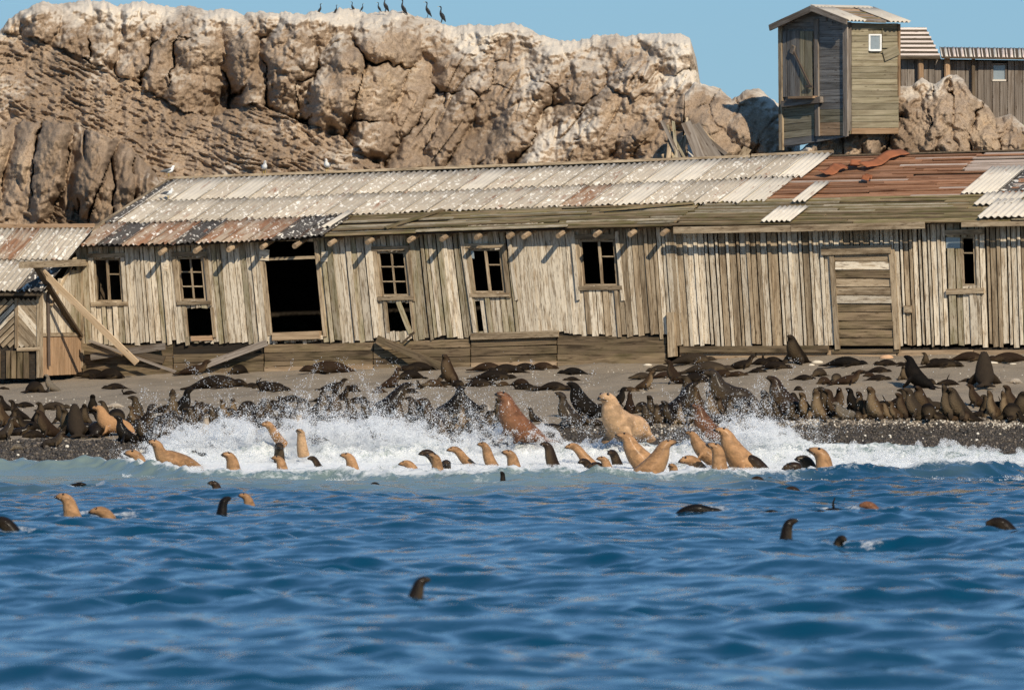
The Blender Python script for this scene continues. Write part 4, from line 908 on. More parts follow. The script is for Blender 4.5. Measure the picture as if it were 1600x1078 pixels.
# ------------------------------------------------------------------ seals and sea lions
def flipper(root, mid, tip, w, t=.03, side=(0, 1, 0)):
    r, m, q = (np.array(p, float) for p in (root, mid, tip))
    return tube([(*r, w * .7, t * 2.0), (*((r + m) / 2), w * 1.05, t * 1.6), (*m, w * 1.2, t * 1.25), (*((m + q) / 2), w * 1.1, t), (*q, w * .65, t * .7)], 12, 10, side)
def both(f, *pts, **k):
    out = []
    for s in (-1, 1): out.append(f(*[(p[0], p[1] * s, p[2]) for p in pts], **k))
    return out
def seal_proto(name, spine, flips, voxel=.026, fat=1.0, head=-3, mat=None, ears=True):
    st = [(x, y, z, a * fat, b * fat) for (x, y, z, a, b) in spine]
    pieces = [tube(st, 30, 16)] + flips
    p = np.array([s[:3] for s in st]); hd = p[head]; fw = p[-1] - p[head - 1]; fw /= np.linalg.norm(fw)
    sdv = np.array((0, 1, 0)) - fw[1] * fw; sdv /= np.linalg.norm(sdv); up = np.cross(fw, sdv); up = up if up[2] > -0.2 else -up
    if np.dot(up, (0, 0, 1)) < 0 and abs(fw[2]) < .8: up = -up
    if abs(fw[2]) >= .8: up = np.array((1, 0, 0)) - fw[0] * fw; up /= np.linalg.norm(up)
    rw, rh = st[head][3], st[head][4]
    if ears:
        for s in (-1, 1):
            c = hd - fw * rw * .55 + sdv * s * rw * .98 + up * rh * .35
            pieces.append(tube([(*c, .02, .014), (*(c - fw * .05 + sdv * s * .02 - up * .015), .014, .010), (*(c - fw * .085 + sdv * s * .03 - up * .03), .005, .005)], 6, 6))
    me = fuse(name, pieces, voxel, mat)
    n = len(me.vertices); co = np.zeros(n * 3, np.float32); me.vertices.foreach_get('co', co); co = co.reshape(-1, 3)
    nr = np.zeros(n * 3, np.float32); me.vertices.foreach_get('normal', nr); nr = nr.reshape(-1, 3)
    bx = np.clip((nr @ np.array((-.75, 0, -.65))) * 1.2 + .1, 0, 1); front = 1 - sstep(-.05, .25, co[:, 0])
    dh = np.linalg.norm(co - hd, axis=1)
    attr(me, 'pale', np.clip(bx * front * sstep(rw * .5, rw * 2.2, dh) + .55 * sstep(.0, 1, (co - hd) @ fw / (2.2 * rw)) * (dh < 3 * rw), 0, 1))
    nose = p[-1]; fl = np.zeros(n)
    for vs, fs in flips:
        q = np.array(vs[-1]); fl = np.maximum(fl, 1 - sstep(.08, .26, np.linalg.norm(co - q, axis=1)))
    attr(me, 'dusk', np.maximum(fl, .75 * (1 - sstep(rw * .35, rw * 1.0, np.linalg.norm(co - nose, axis=1)))))
    eyes = [hd + fw * rw * .55 + sdv * s * rw * .66 + up * rh * .52 for s in (-1, 1)]
    mv, mf = [], []                                                      # the mouth: a dark slit round the muzzle
    tipc = p[-1] * .35 + p[-2] * .65; mr = st[-2][3]
    arc = [tipc - fw * mr * .9 + sdv * 1.0 * mr - up * mr * .35, tipc + fw * mr * .2 + sdv * .78 * mr - up * mr * .42, tipc + fw * mr * 1.0 - up * mr * .36, tipc + fw * mr * .2 - sdv * .78 * mr - up * mr * .42, tipc - fw * mr * .9 - sdv * 1.0 * mr - up * mr * .35]
    mouth = mesh('mouth', *tube([(*q, mr * .13, mr * .13) for q in arc], 14, 6, (.2, .1, .97)), mat=M_eye, smooth=True)
    return me, eyes, rw, co[:, 2].max(), co[:, 0].max() - co[:, 0].min(), nose, mouth
PR = {}
SIT = [(.66, 0, .05, .04, .04), (.48, 0, .13, .14, .12), (.22, 0, .22, .21, .2), (0, 0, .36, .215, .22), (-.11, 0, .56, .165, .185), (-.14, 0, .71, .112, .122), (-.155, 0, .82, .112, .108), (-.225, 0, .895, .10, .092), (-.32, 0, .93, .058, .056), (-.375, 0, .94, .036, .034)]
hindf = both(flipper, (.56, .05, .07), (.66, .14, .04), (.80, .22, .03), w=.07)
PR['sit'] = (SIT, both(flipper, (-.02, .16, .34), (-.10, .25, .14), (-.20, .33, .03), w=.085) + hindf)
UP = [(.60, 0, .05, .05, .04), (.44, 0, .14, .16, .13), (.2, 0, .25, .22, .22), (.02, 0, .42, .20, .21), (-.05, 0, .62, .15, .16), (-.06, 0, .77, .108, .113), (-.075, 0, .87, .110, .108), (-.12, 0, .955, .096, .09), (-.18, 0, 1.03, .056, .054), (-.205, 0, 1.065, .034, .033)]
PR['up'] = (UP, both(flipper, (0, .16, .36), (-.10, .22, .15), (-.18, .32, .03), w=.085) + hindf)
TURN = [(.64, .05, .05, .04, .04), (.47, .03, .13, .14, .12), (.22, 0, .22, .21, .2), (0, 0, .36, .215, .22), (-.10, .01, .56, .165, .18), (-.12, .03, .71, .115, .12), (-.13, .07, .80, .10, .10), (-.15, .15, .84, .08, .078), (-.18, .24, .84, .046, .046), (-.19, .29, .835, .026, .028)]
PR['turn'] = (TURN, both(flipper, (-.02, .16, .34), (-.12, .22, .14), (-.24, .27, .03), w=.085) + hindf)
LIE = [(.78, 0, .045, .04, .035), (.56, 0, .10, .12, .09), (.25, 0, .17, .20, .165), (-.08, 0, .19, .225, .19), (-.36, 0, .16, .165, .15), (-.52, 0, .135, .11, .10), (-.62, 0, .14, .115, .108), (-.72, .01, .125, .098, .09), (-.82, .02, .085, .058, .055), (-.88, .02, .07, .036, .034)]
lief = [flipper((-.2, .17, .10), (-.05, .34, .05), (.12, .46, .03), w=.085), flipper((-.2, -.17, .10), (-.08, -.32, .05), (.06, -.42, .03), w=.085)] + both(flipper, (.70, .03, .05), (.86, .09, .04), (1.02, .13, .03), w=.07)
PR['lie'] = (LIE, lief)
LIE2 = [(.74, .14, .045, .04, .035), (.54, .07, .11, .13, .10), (.25, 0, .20, .21, .20), (-.08, -.02, .21, .23, .215), (-.34, .03, .15, .17, .155), (-.48, .12, .10, .115, .10), (-.55, .21, .095, .097, .09), (-.60, .30, .085, .072, .068), (-.62, .38, .06, .042, .04), (-.62, .42, .05, .024, .025)]
PR['slump'] = (LIE2, lief[:2] + both(flipper, (.66, .12, .05), (.80, .20, .05), (.93, .27, .03), w=.07))
REST = [(.78, 0, .045, .04, .035), (.58, 0, .10, .13, .10), (.28, 0, .18, .21, .18), (-.05, 0, .23, .225, .22), (-.28, 0, .30, .175, .185), (-.39, 0, .43, .12, .13), (-.44, 0, .535, .118, .115), (-.53, 0, .60, .10, .092), (-.63, 0, .615, .058, .056), (-.69, 0, .61, .036, .034)]
PR['rest'] = (REST, both(flipper, (-.15, .18, .2), (-.12, .3, .08), (-.05, .42, .03), w=.085) + both(flipper, (.70, .03, .05), (.86, .09, .04), (1.0, .13, .03), w=.07))
CURL = [(.62, .0, .20, .05, .045), (.52, 0, .12, .13, .11), (.26, 0, .18, .21, .18), (-.05, 0, .2, .22, .2), (-.30, .02, .16, .17, .155), (-.46, .06, .12, .115, .105), (-.55, .10, .10, .097, .09), (-.63, .14, .09, .072, .068), (-.70, .18, .065, .042, .04), (-.74, .20, .055, .024, .025)]
PR['curl'] = (CURL, lief[:2] + [flipper((.60, .03, .20), (.66, .07, .42), (.50, .09, .58), w=.07, t=.028), flipper((.60, -.05, .2), (.72, -.08, .36), (.70, -.14, .52), w=.065, t=.028)])
FLAP = [(.72, 0, .05, .04, .035), (.54, 0, .11, .12, .10), (.25, 0, .18, .20, .175), (-.08, 0, .20, .225, .2), (-.34, 0, .17, .17, .16), (-.50, .03, .14, .115, .105), (-.58, .06, .13, .097, .09), (-.66, .1, .12, .072, .068), (-.73, .13, .09, .042, .04), (-.77, .15, .08, .024, .025)]
PR['flap'] = (FLAP, [flipper((-.15, .12, .26), (-.05, .2, .50), (.05, .24, .72), w=.095, t=.028), lief[1]] + both(flipper, (.66, .03, .05), (.80, .09, .05), (.95, .14, .03), w=.07))
HUMP = [(.42, 0, .05, .06, .05), (.30, 0, .16, .18, .15), (.08, 0, .27, .24, .25), (-.14, 0, .27, .23, .24), (-.30, 0, .18, .16, .17), (-.40, 0, .10, .11, .10), (-.46, .03, .08, .095, .085), (-.53, .06, .07, .07, .065), (-.59, .08, .055, .042, .04), (-.63, .09, .045, .024, .025)]
PR['hump'] = (HUMP, both(flipper, (-.12, .2, .14), (-.14, .32, .06), (-.08, .42, .03), w=.08) + both(flipper, (.36, .06, .06), (.5, .14, .04), (.62, .2, .03), w=.07))
WALK = [(.78, 0, .14, .05, .05), (.64, 0, .24, .16, .17), (.38, 0, .37, .235, .27), (.08, 0, .42, .235, .28), (-.2, 0, .48, .27, .33), (-.38, 0, .62, .26, .30), (-.47, 0, .82, .215, .235), (-.52, 0, .97, .18, .175), (-.62, 0, 1.06, .152, .138), (-.77, 0, 1.07, .092, .084), (-.86, 0, 1.06, .058, .054)]
PR['walk'] = (WALK, both(flipper, (-.22, .18, .42), (-.26, .27, .17), (-.38, .35, .03), w=.12, t=.045) + both(flipper, (.58, .13, .24), (.60, .22, .08), (.46, .28, .03), w=.10, t=.04))
BULL = [(.85, 0, .07, .05, .05), (.62, 0, .17, .17, .15), (.30, 0, .28, .27, .26), (.02, 0, .46, .28, .30), (-.14, 0, .70, .25, .28), (-.20, 0, .90, .20, .215), (-.23, 0, 1.03, .155, .155), (-.31, 0, 1.12, .125, .115), (-.42, 0, 1.165, .078, .074), (-.49, 0, 1.175, .048, .046)]
PR['bull'] = (BULL, both(flipper, (-.02, .22, .42), (-.12, .34, .18), (-.26, .44, .03), w=.12, t=.04) + both(flipper, (.74, .06, .09), (.88, .17, .05), (1.04, .27, .03), w=.09, t=.035))
ROAR = [(.85, 0, .07, .05, .05), (.62, 0, .17, .17, .15), (.30, 0, .28, .27, .26), (.0, 0, .48, .27, .29), (-.22, 0, .74, .23, .25), (-.36, 0, .95, .18, .19), (-.46, 0, 1.08, .13, .135), (-.58, 0, 1.14, .10, .10), (-.70, 0, 1.16, .06, .065), (-.76, 0, 1.16, .034, .04)]
PR['roar'] = (ROAR, PR['bull'][1])
HEAD = [(.32, 0, -.5, .21, .21), (.17, 0, -.25, .215, .215), (.09, 0, -.02, .2, .2), (.045, 0, .17, .18, .175), (.0, 0, .31, .155, .148), (-.09, 0, .405, .130, .118), (-.205, 0, .43, .086, .078), (-.29, 0, .425, .058, .052)]
PR['head'] = (HEAD, [])
TALL = [(.2, 0, -.5, .22, .22), (.12, 0, -.25, .205, .205), (.07, 0, 0, .185, .185), (.045, 0, .22, .16, .16), (.02, 0, .40, .142, .14), (-.05, 0, .525, .130, .12), (-.165, 0, .575, .086, .078), (-.25, 0, .585, .056, .052)]
PR['tall'] = (TALL, [])
LOW = [(.7, 0, -.6, .16, .15), (.45, 0, -.42, .18, .17), (.26, 0, -.22, .165, .16), (.12, 0, -.03, .145, .142), (.0, 0, .085, .135, .13), (-.13, 0, .12, .118, .108), (-.25, 0, .10, .074, .07), (-.32, 0, .09, .05, .046)]
PR['low'] = (LOW, [])
LEANP = [(.95, 0, -.45, .28, .28), (.66, 0, -.15, .31, .31), (.40, 0, .12, .33, .33), (.19, 0, .38, .285, .285), (.05, 0, .62, .23, .23), (-.03, 0, .82, .185, .175), (-.12, 0, .945, .145, .132), (-.26, 0, .985, .094, .086), (-.36, 0, .985, .062, .056)]
PR['lean'] = (LEANP, both(flipper, (.3, .24, .1), (.22, .38, -.08), (.1, .5, -.25), w=.12, t=.045))
BACKP = [(.75, 0, -.22, .08, .08), (.42, 0, -.05, .2, .15), (.05, 0, .03, .24, .17), (-.3, 0, -.02, .19, .15), (-.5, 0, -.04, .13, .12), (-.60, 0, -.03, .11, .105), (-.70, 0, -.03, .075, .07), (-.78, 0, -.05, .04, .04)]
PR['back'] = (BACKP, [])
FIN = [(.6, 0, -.3, .12, .1), (.3, 0, -.2, .2, .16), (0, 0, -.18, .22, .17), (-.3, 0, -.2, .17, .15), (-.5, 0, -.25, .12, .11), (-.6, 0, -.3, .1, .1), (-.7, 0, -.33, .07, .07), (-.78, 0, -.36, .04, .04)]
PR['fin'] = (FIN, [flipper((.05, .1, -.1), (.02, .12, .14), (.10, .12, .36), w=.10, t=.03)])
MESH = {}; ME_EYE = mesh('eye', *blob((0, 0, 0), (.5, .5, .5), 6, 8), mat=M_eye, smooth=True)
ME_NOSE = mesh('nose', *blob((0, 0, 0), (.5, .5, .42), 6, 8), mat=M_eye, smooth=True)
def proto(pose, wet):
    if (pose, wet) not in MESH:
        if (pose, not wet) in MESH:
            q = MESH[(pose, not wet)]; me = q[0].copy(); me.materials[0] = M_wet if wet else M_fur; MESH[(pose, wet)] = (me,) + q[1:]
        else:
            sp, fl = PR[pose]; MESH[(pose, wet)] = seal_proto('seal_' + pose, sp, fl, .03 if pose in ('bull', 'roar', 'walk', 'lean') else .026, mat=M_wet if wet else M_fur)
    return MESH[(pose, wet)]
# coat: colour, share of pale chest, words
COAT = {'k': ((.005, .0042, .0036), .08, 'black'), 'd': ((.0105, .0072, .005), .32, 'dark brown'), 'b': ((.024, .0135, .0078), .4, 'brown'), 'g': ((.029, .021, .014), .5, 'grey brown'),
        's': ((.13, .11, .085), .9, 'silver grey'), 't': ((.042, .025, .013), .95, 'tan chested'), 'o': ((.36, .20, .096), .3, 'orange tan'), 'p': ((.47, .295, .165), .35, 'pale tan'), 'r': ((.17, .075, .038), .2, 'reddish brown'), 'w': ((.34, .29, .235), .8, 'pale grey')}
WORDS = {'sit': 'sitting nose up', 'up': 'bolt upright', 'turn': 'sitting head turned', 'lie': 'lying flat', 'slump': 'slumped sideways', 'rest': 'lying head raised', 'curl': 'curling hind flippers', 'flap': 'raising one flipper', 'hump': 'hunched round', 'walk': 'standing on flippers',
         'bull': 'rearing thick necked', 'roar': 'rearing neck stretched', 'head': 'head held up', 'tall': 'neck straight up', 'low': 'only head out', 'lean': 'rising chest high', 'back': 'only back showing', 'fin': 'only flipper showing'}
ZONES = [(130, 'the low annex'), (240, 'the leftmost window'), (385, 'the second window'), (545, 'the open doorway'), (690, 'the third window'), (850, 'the fourth window'), (1040, 'the fifth window'), (1180, 'the corner post'), (1280, 'the plank wall'), (1420, 'the shut door'), (1605, 'the rightmost window')]
entries = []
def add(kind, pose, x, y, size, yaw, coat, wet=False, place=None, sx=1.0): entries.append(dict(kind=kind, pose=pose, x=x, y=y, size=size, yaw=yaw, coat=coat, wet=wet, place=place, sx=sx))
def S_(txt, kind='fur_seal', place=None, wet=False):
    for ln in txt.strip().split('\n'):
        for it in ln.split(';'):
            f = it.split()
            if len(f) >= 6: add(kind, f[0], float(f[1]), float(f[2]), float(f[3]), float(f[4]), f[5], wet or 'w' in f[6:], place)
# pose x y size(px: height, or length for lying poses) yaw(0 left, 90 to the camera, 180 right, 270 away) coat
S_('''sit 22 586 19 20 d; rest 30 593 34 180 d; turn 49 588 12 90 d; lie 5 592 18 180 d; lie 128 586 80 180 b; lie 147 591 60 0 d; slump 174 592 52 170 d; lie 222 586 62 180 b
lie 5 608 20 180 d; hump 54 613 36 200 d; sit 78 612 25 10 s; lie 181 608 44 0 d; curl 203 616 24 180 d
rest 305 585 54 180 b; hump 374 584 34 10 d; lie 338 606 96 180 d; curl 393 605 26 0 d; lie 515 583 92 0 b; curl 428 611 50 180 d; slump 412 606 34 20 d; rest 522 610 46 170 d; hump 552 612 24 170 d
lie 655 580 62 0 d; slump 640 592 46 0 d; bull 700 600 42 60 b; slump 640 614 26 10 d; sit 655 608 14 40 d; slump 676 604 36 10 t; lie 692 603 34 170 d; hump 716 604 24 180 d; sit 615 606 30 200 b; slump 592 614 26 0 t
lie 762 579 58 180 b; lie 792 583 62 0 d; lie 772 594 74 180 d; lie 748 604 56 180 d; slump 786 603 24 0 t
lie 822 578 50 0 d; lie 848 577 50 180 b; lie 872 570 44 0 b; lie 896 585 50 0 k; lie 894 595 30 0 d; slump 815 602 32 160 b; curl 822 609 38 180 d; lie 866 609 56 180 d; lie 838 610 34 0 g; lie 984 611 32 180 t
curl 1003 592 38 10 g; sit 1011 609 28 160 t; lie 1032 580 44 0 g; lie 1038 590 42 180 b; sit 1052 600 36 0 b; lie 1082 568 78 180 g; lie 1106 582 86 180 g; slump 1088 598 52 180 d; rest 1160 576 48 180 d; lie 1128 588 46 180 b; lie 1152 588 36 180 b; lie 1183 582 32 180 d
bull 1243 569 42 50 d; curl 1208 566 32 180 d; slump 1192 570 36 180 d; lie 1212 576 52 180 d; lie 1321 572 72 180 k; lie 1386 571 42 0 d; hump 1247 610 17 180 d; lie 1256 594 40 180 d; hump 1281 588 28 20 g; hump 1288 600 26 10 b; hump 1307 598 26 70 g; rest 1326 600 52 180 b
lie 1345 584 30 0 d; lie 1372 594 42 180 d; lie 1374 582 40 180 d; slump 1358 588 22 0 b; lie 1408 570 22 0 d; flap 1414 572 24 180 d; turn 1446 570 19 100 d; lie 1473 574 64 180 d; lie 1515 564 64 180 b; lie 1578 566 76 0 b
sit 1411 594 21 90 g; bull 1429 606 46 330 k; hump 1453 601 22 180 d; flap 1482 602 38 0 d; bull 1538 603 48 270 g; sit 1524 636 34 20 b; lie 1512 596 26 180 g; sit 1556 600 15 10 d; slump 1586 599 26 10 w; lie 1462 566 30 180 d''', place='sand')
S_('''sit 6 642 20 0 d; sit 6 668 32 10 t; sit 10 688 30 180 g w; lie 84 640 62 180 g; rest 116 652 46 180 d; rest 46 672 58 20 d; sit 26 656 26 20 d; slump 52 684 46 0 d; bull 72 683 46 20 b; bull 118 682 56 280 g; hump 152 682 38 260 d w; sit 145 646 26 90 k; turn 163 652 22 90 d; lie 180 637 30 0 w
walk 82 700 22 180 g w; hump 27 704 22 10 s w; sit 193 692 34 20 k w; sit 104 676 32 60 g w; turn 96 662 26 60 d; sit 132 664 28 90 d; turn 62 660 26 120 d; sit 18 668 26 150 d
turn 214 658 32 90 d; sit 210 664 25 30 t; sit 229 674 46 170 d; rest 258 644 50 180 d; up 270 654 38 90 g; sit 284 652 38 190 k; rest 302 644 44 180 d; hump 322 648 30 30 g; lie 346 644 46 180 d; sit 351 654 26 60 t; sit 364 654 27 90 t; hump 388 646 36 20 d
sit 240 692 34 160 d w; turn 224 690 30 60 d w; sit 320 684 30 110 w w; turn 332 664 26 90 d w; sit 345 668 26 30 d w; sit 370 668 28 150 d w; up 390 668 28 60 d w; turn 300 672 30 90 d w; sit 280 680 32 20 d w; sit 258 684 30 150 d w; up 310 660 28 40 b w
lie 456 628 58 180 d; rest 440 640 44 0 d; slump 424 640 46 180 d; lie 508 628 52 180 d; sit 538 626 20 180 d; up 503 652 38 150 g w; sit 523 654 38 100 b w; turn 548 656 28 90 d w; sit 572 656 30 60 d w; sit 444 656 30 30 d w; turn 418 656 28 100 d w; up 468 656 28 90 d w; sit 485 660 26 30 d w; sit 402 658 26 160 d w
sit 458 674 28 90 b w; up 494 676 26 60 d w; sit 530 678 28 30 d w; turn 560 678 28 110 d w; sit 590 676 28 80 d w; sit 466 682 34 100 w w; sit 420 676 28 70 d w; sit 440 682 26 40 d w; sit 512 684 26 150 d w; sit 576 684 26 20 d w
roar 610 652 60 190 d w; up 623 664 34 90 b w; turn 648 656 30 60 d w; sit 662 668 36 40 b w; sit 676 672 42 20 b w; hump 690 656 34 90 d w; sit 708 648 36 170 k w; up 722 674 34 80 t w; sit 728 644 34 20 d w; rest 740 652 40 180 d w; sit 766 650 16 20 w w; bull 784 664 46 60 g w
sit 640 680 28 50 d w; turn 700 678 28 90 d w; sit 742 678 26 60 d w; sit 762 676 28 110 d w; sit 630 684 26 90 d w; up 604 684 28 90 d w; turn 690 686 26 90 b w; sit 654 688 24 60 d w; sit 590 660 24 30 t w; sit 752 664 24 90 d w
sit 886 668 58 10 g w; bull 911 654 62 0 k; rest 926 666 50 20 g w; sit 833 660 20 20 d w; lie 862 672 54 180 d w; sit 968 636 26 180 k; up 984 644 27 270 b; slump 938 638 22 0 b; rest 950 646 28 10 g; hump 1004 644 26 40 d; sit 1018 654 30 60 d w
slump 1040 646 62 0 d w; bull 1066 650 58 180 d w; turn 1076 634 40 90 d; up 1092 646 36 20 t; sit 1112 654 36 60 t w; walk 1142 640 66 10 g w; turn 1012 664 28 60 d w; up 1026 664 28 90 b w; sit 1046 664 32 30 d w; up 1062 666 30 90 t w; turn 1082 664 28 120 d w; sit 1126 652 28 60 b w; up 1140 656 32 90 d w; sit 1160 656 30 110 d w; bull 1184 660 44 30 g w; sit 1198 660 40 60 d w
bull 1224 650 68 10 b w; turn 1246 644 26 20 d; sit 1258 655 34 50 t; up 1277 657 43 70 t; turn 1289 650 37 90 d; sit 1302 652 36 20 b; turn 1308 648 34 160 b; sit 1333 646 32 30 k; walk 1322 657 25 10 s; sit 1346 652 34 60 b; hump 1340 656 22 90 g; up 1354 656 26 60 d; sit 1366 657 42 50 t; turn 1386 656 22 60 t; sit 1398 656 25 20 t; flap 1380 636 38 180 k; sit 1236 658 26 90 d w; turn 1214 658 26 60 d w; rest 1348 640 40 0 d
bull 1440 646 48 60 b; sit 1428 656 42 20 g; hump 1450 656 40 90 d; sit 1410 655 34 40 b; rest 1408 630 46 180 d; up 1479 656 58 50 g; bull 1497 656 54 40 g; slump 1488 658 26 0 t; hump 1508 658 24 90 b; rest 1530 652 34 180 d; up 1549 656 37 40 t; up 1569 657 38 60 t; bull 1592 654 46 120 d; flap 1560 636 44 180 d; sit 1598 662 18 0 d; turn 1418 642 30 60 d; rest 1465 640 40 0 g; sit 1580 642 34 30 b; turn 1540 648 26 110 d''', place='front')
S_('''slump 206 676 52 10 d w; rest 246 664 54 180 d w; hump 296 660 44 60 d w; slump 334 656 52 180 d w; rest 378 656 50 0 d w; slump 412 668 50 170 d w; hump 452 664 42 40 d w; rest 486 668 52 180 k w; slump 520 664 50 10 d w; hump 556 668 44 90 d w; rest 590 668 52 0 d w; slump 640 664 54 180 d w; hump 684 664 44 60 d w; slump 716 664 50 0 k w; rest 756 660 50 180 d w; slump 776 676 48 0 d w
rest 30 680 54 180 d w; slump 132 674 50 0 d w; hump 182 664 40 90 d; rest 160 660 44 0 k; slump 1022 652 50 0 d w; rest 1090 656 52 0 d w; slump 1130 662 48 180 d w; hump 1172 650 44 60 d w; slump 1204 656 46 0 d w; rest 1262 650 40 180 d; slump 1316 652 44 0 d; hump 1420 652 40 60 b; slump 1462 656 46 180 d; rest 1520 660 44 0 d; hump 1580 656 42 90 d; lie 560 630 50 0 d; lie 600 634 48 180 d; lie 40 636 44 0 d''', place='front')
S_('walk 178 681 40 350 o', 'sea_lion', 'front')
S_('''bull 805 694 82 30 r w; walk 978 694 84 48 p; bull 1104 692 60 10 r w; rest 272 722 100 32 o; head 215 738 36 10 o; head 361 736 30 30 o; head 438 736 24 0 o; head 547 734 27 0 o; low 436 703 14 90 b; low 490 720 9 30 b; low 639 730 13 0 o; tall 681 739 31 30 o; low 697 730 14 90 b; low 671 714 14 20 b; low 713 707 12 10 o
head 759 712 22 0 o; head 799 730 28 20 o; head 857 714 24 20 b; low 899 703 13 0 o; low 958 713 13 60 b; low 935 734 15 20 b; head 946 735 23 10 o; lean 985 732 56 10 o; head 982 704 26 350 p; lean 1036 747 60 180 o; head 1052 745 22 60 o; back 1078 742 44 0 o; lean 1086 712 38 350 o; low 1082 726 18 20 o; tall 1120 732 40 20 o; lean 1136 728 60 20 o; low 1176 728 22 10 b;
low 1246 738 20 20 b; head 1262 748 38 30 g; low 1276 749 22 60 g; tall 1284 749 50 10 o; back 1302 750 44 0 o; low 420 668 12 40 o; low 915 726 12 40 b; tall 470 694 24 60 p''', 'sea_lion', 'surf', True)
S_(SWIM_L, 'sea_lion', 'water', True)
S_(SWIM_F, 'fur_seal', 'water', True)
# labels that single each one out: coat, pose, place, then its order from the left among its likes
def zone(e):
    return next(n for lim_, n in ZONES if e['x'] < lim_)
def where_of(e):
    z = zone(e)
    return {'sand': 'on sand below ' + z, 'front': 'on gravel below ' + z, 'surf': 'in surf below ' + z, 'water': 'in water below ' + z}[e['place']]
ORD = ['leftmost', 'second from left', 'third from left', 'fourth from left', 'fifth from left', 'sixth from left', 'seventh from left', 'eighth from left']
fam = {}
for e in entries:
    e['base'] = f"{COAT[e['coat']][2]} {e['kind'].replace('_', ' ')} {WORDS[e['pose']]} {where_of(e)}"; fam.setdefault(e['base'], []).append(e)
for b_, es in fam.items():
    es.sort(key=lambda e: e['x'])
    for i, e in enumerate(es): e['label'] = b_ if len(es) == 1 else b_ + ', ' + (ORD[i] if len(es) > 2 else ('left one', 'right one')[i])
def sea_Y(y): return H * F / (y - CY) - BACK
GROUP = {'sand': 'seals hauled out on the open sand', 'front': 'crowd along the gravel edge', 'surf': 'sea lions in the surf', 'water': 'heads and backs in open water'}
LYING = {'lie', 'slump', 'rest', 'curl', 'flap', 'back', 'hump'}
for e in entries:
    me, eyes, rw, top, length, nose, mouth = proto(e['pose'], e['wet'])
    if e['place'] in ('sand', 'front'): g = on_ground(e['x'], e['y'])
    elif e['place'] == 'surf':
        Yq = float(interp(e['y'], [(668, 107.6), (700, 106.6), (735, 102.5), (752, 94.5)])); g = P(e['x'], e['y'], Yq)
        if e['pose'] in ('bull', 'walk'): g = P(e['x'], e['y'], 108.2)
        if e['pose'] == 'rest': g.z -= .2
    else: g = P(e['x'], e['y'], sea_Y(e['y'])); g.z = sea_z(g.x, g.y) + .03
    m_px = F / (g.y + BACK); foreshort = max(.8, abs(math.cos(rad(e['yaw'] % 180 if e['yaw'] % 180 < 90 else 180 - e['yaw'] % 180))))
    s = e['size'] / m_px / (length * foreshort) if e['pose'] in LYING else e['size'] / m_px / top
    if e['pose'] in ('lie', 'slump') and s > 1.15: pass
    if e['place'] == 'front': s *= 1.24 if e['size'] < 44 else .95
    elif e['place'] == 'sand': s *= 1.1
    elif e['pose'] == 'low': s *= .85
    broad = random.uniform(1.0, 1.25) if e['kind'] == 'fur_seal' else random.uniform(1.0, 1.08)
    yaw = rad(e['yaw']) ; o = bpy.data.objects.new(e['kind'], me)
    tilt = random.uniform(-.05, .05)
    zs = s * (1.12 if e['pose'] in ('lie', 'slump') and e['size'] < 70 else 1.0)
    M = Matrix.Translation(g + Vector((0, 0, -.015 if e['place'] in ('sand', 'front') else 0))) @ Matrix.Rotation(yaw, 4, 'Z') @ Matrix.Rotation(tilt, 4, 'Y') @ Matrix.Diagonal((s * (1.15 if e['kind'] == 'sea_lion' and e['pose'] in ('lean', 'tall') else 1), s * broad * (1.15 if e['kind'] == 'sea_lion' and e['pose'] in ('lean', 'tall') else 1), zs * random.uniform(.97, 1.03), 1))
    link(o, None, M)
    c = COAT[e['coat']]; j = random.uniform(.8, 1.25); o.color = (*(min(1, v * j) for v in c[0]), c[1])
    tag(o, e['label'], e['kind'].replace('_', ' '), GROUP[e['place']])
    if (e['size'] >= 12 and e['kind'] == 'sea_lion' or e['size'] > 34) and e['pose'] not in ('back', 'fin'):
        k = rw * (.42 if e['kind'] == 'sea_lion' else .30)
        for q in eyes: obj('eye', ME_EYE, o, M @ Matrix.Translation(Vector(q)) @ Matrix.Scale(k, 4))
        if e['kind'] == 'sea_lion': obj('mouth', mouth, o, M)
        obj('nose', ME_NOSE, o, M @ Matrix.Translation(Vector(nose)) @ Matrix.Scale(rw * .5, 4))

# ------------------------------------------------------------------ birds
def bird_body(name, up, mat):
    if up:   # cormorant, upright with long neck
        sp = [(.16, 0, .02, .02, .012), (.12, 0, .10, .045, .03), (.04, 0, .20, .07, .06), (-.02, 0, .32, .065, .06), (-.04, 0, .42, .035, .035), (-.02, 0, .52, .022, .022), (-.03, 0, .59, .026, .028), (-.07, 0, .61, .018, .018), (-.11, 0, .612, .008, .008)]
    else:
        sp = [(.30, 0, .17, .02, .012), (.18, 0, .19, .06, .045), (.04, 0, .20, .09, .085), (-.08, 0, .23, .085, .085), (-.14, 0, .30, .05, .055), (-.16, 0, .36, .045, .048), (-.21, 0, .37, .028, .028), (-.24, 0, .368, .012, .012)]
    return fuse(name, [tube(sp, 26, 12)], .009, mat, 3), sp
COR, csp = bird_body('cormorant', True, M_black); GUL, gsp = bird_body('gull', False, M_white)
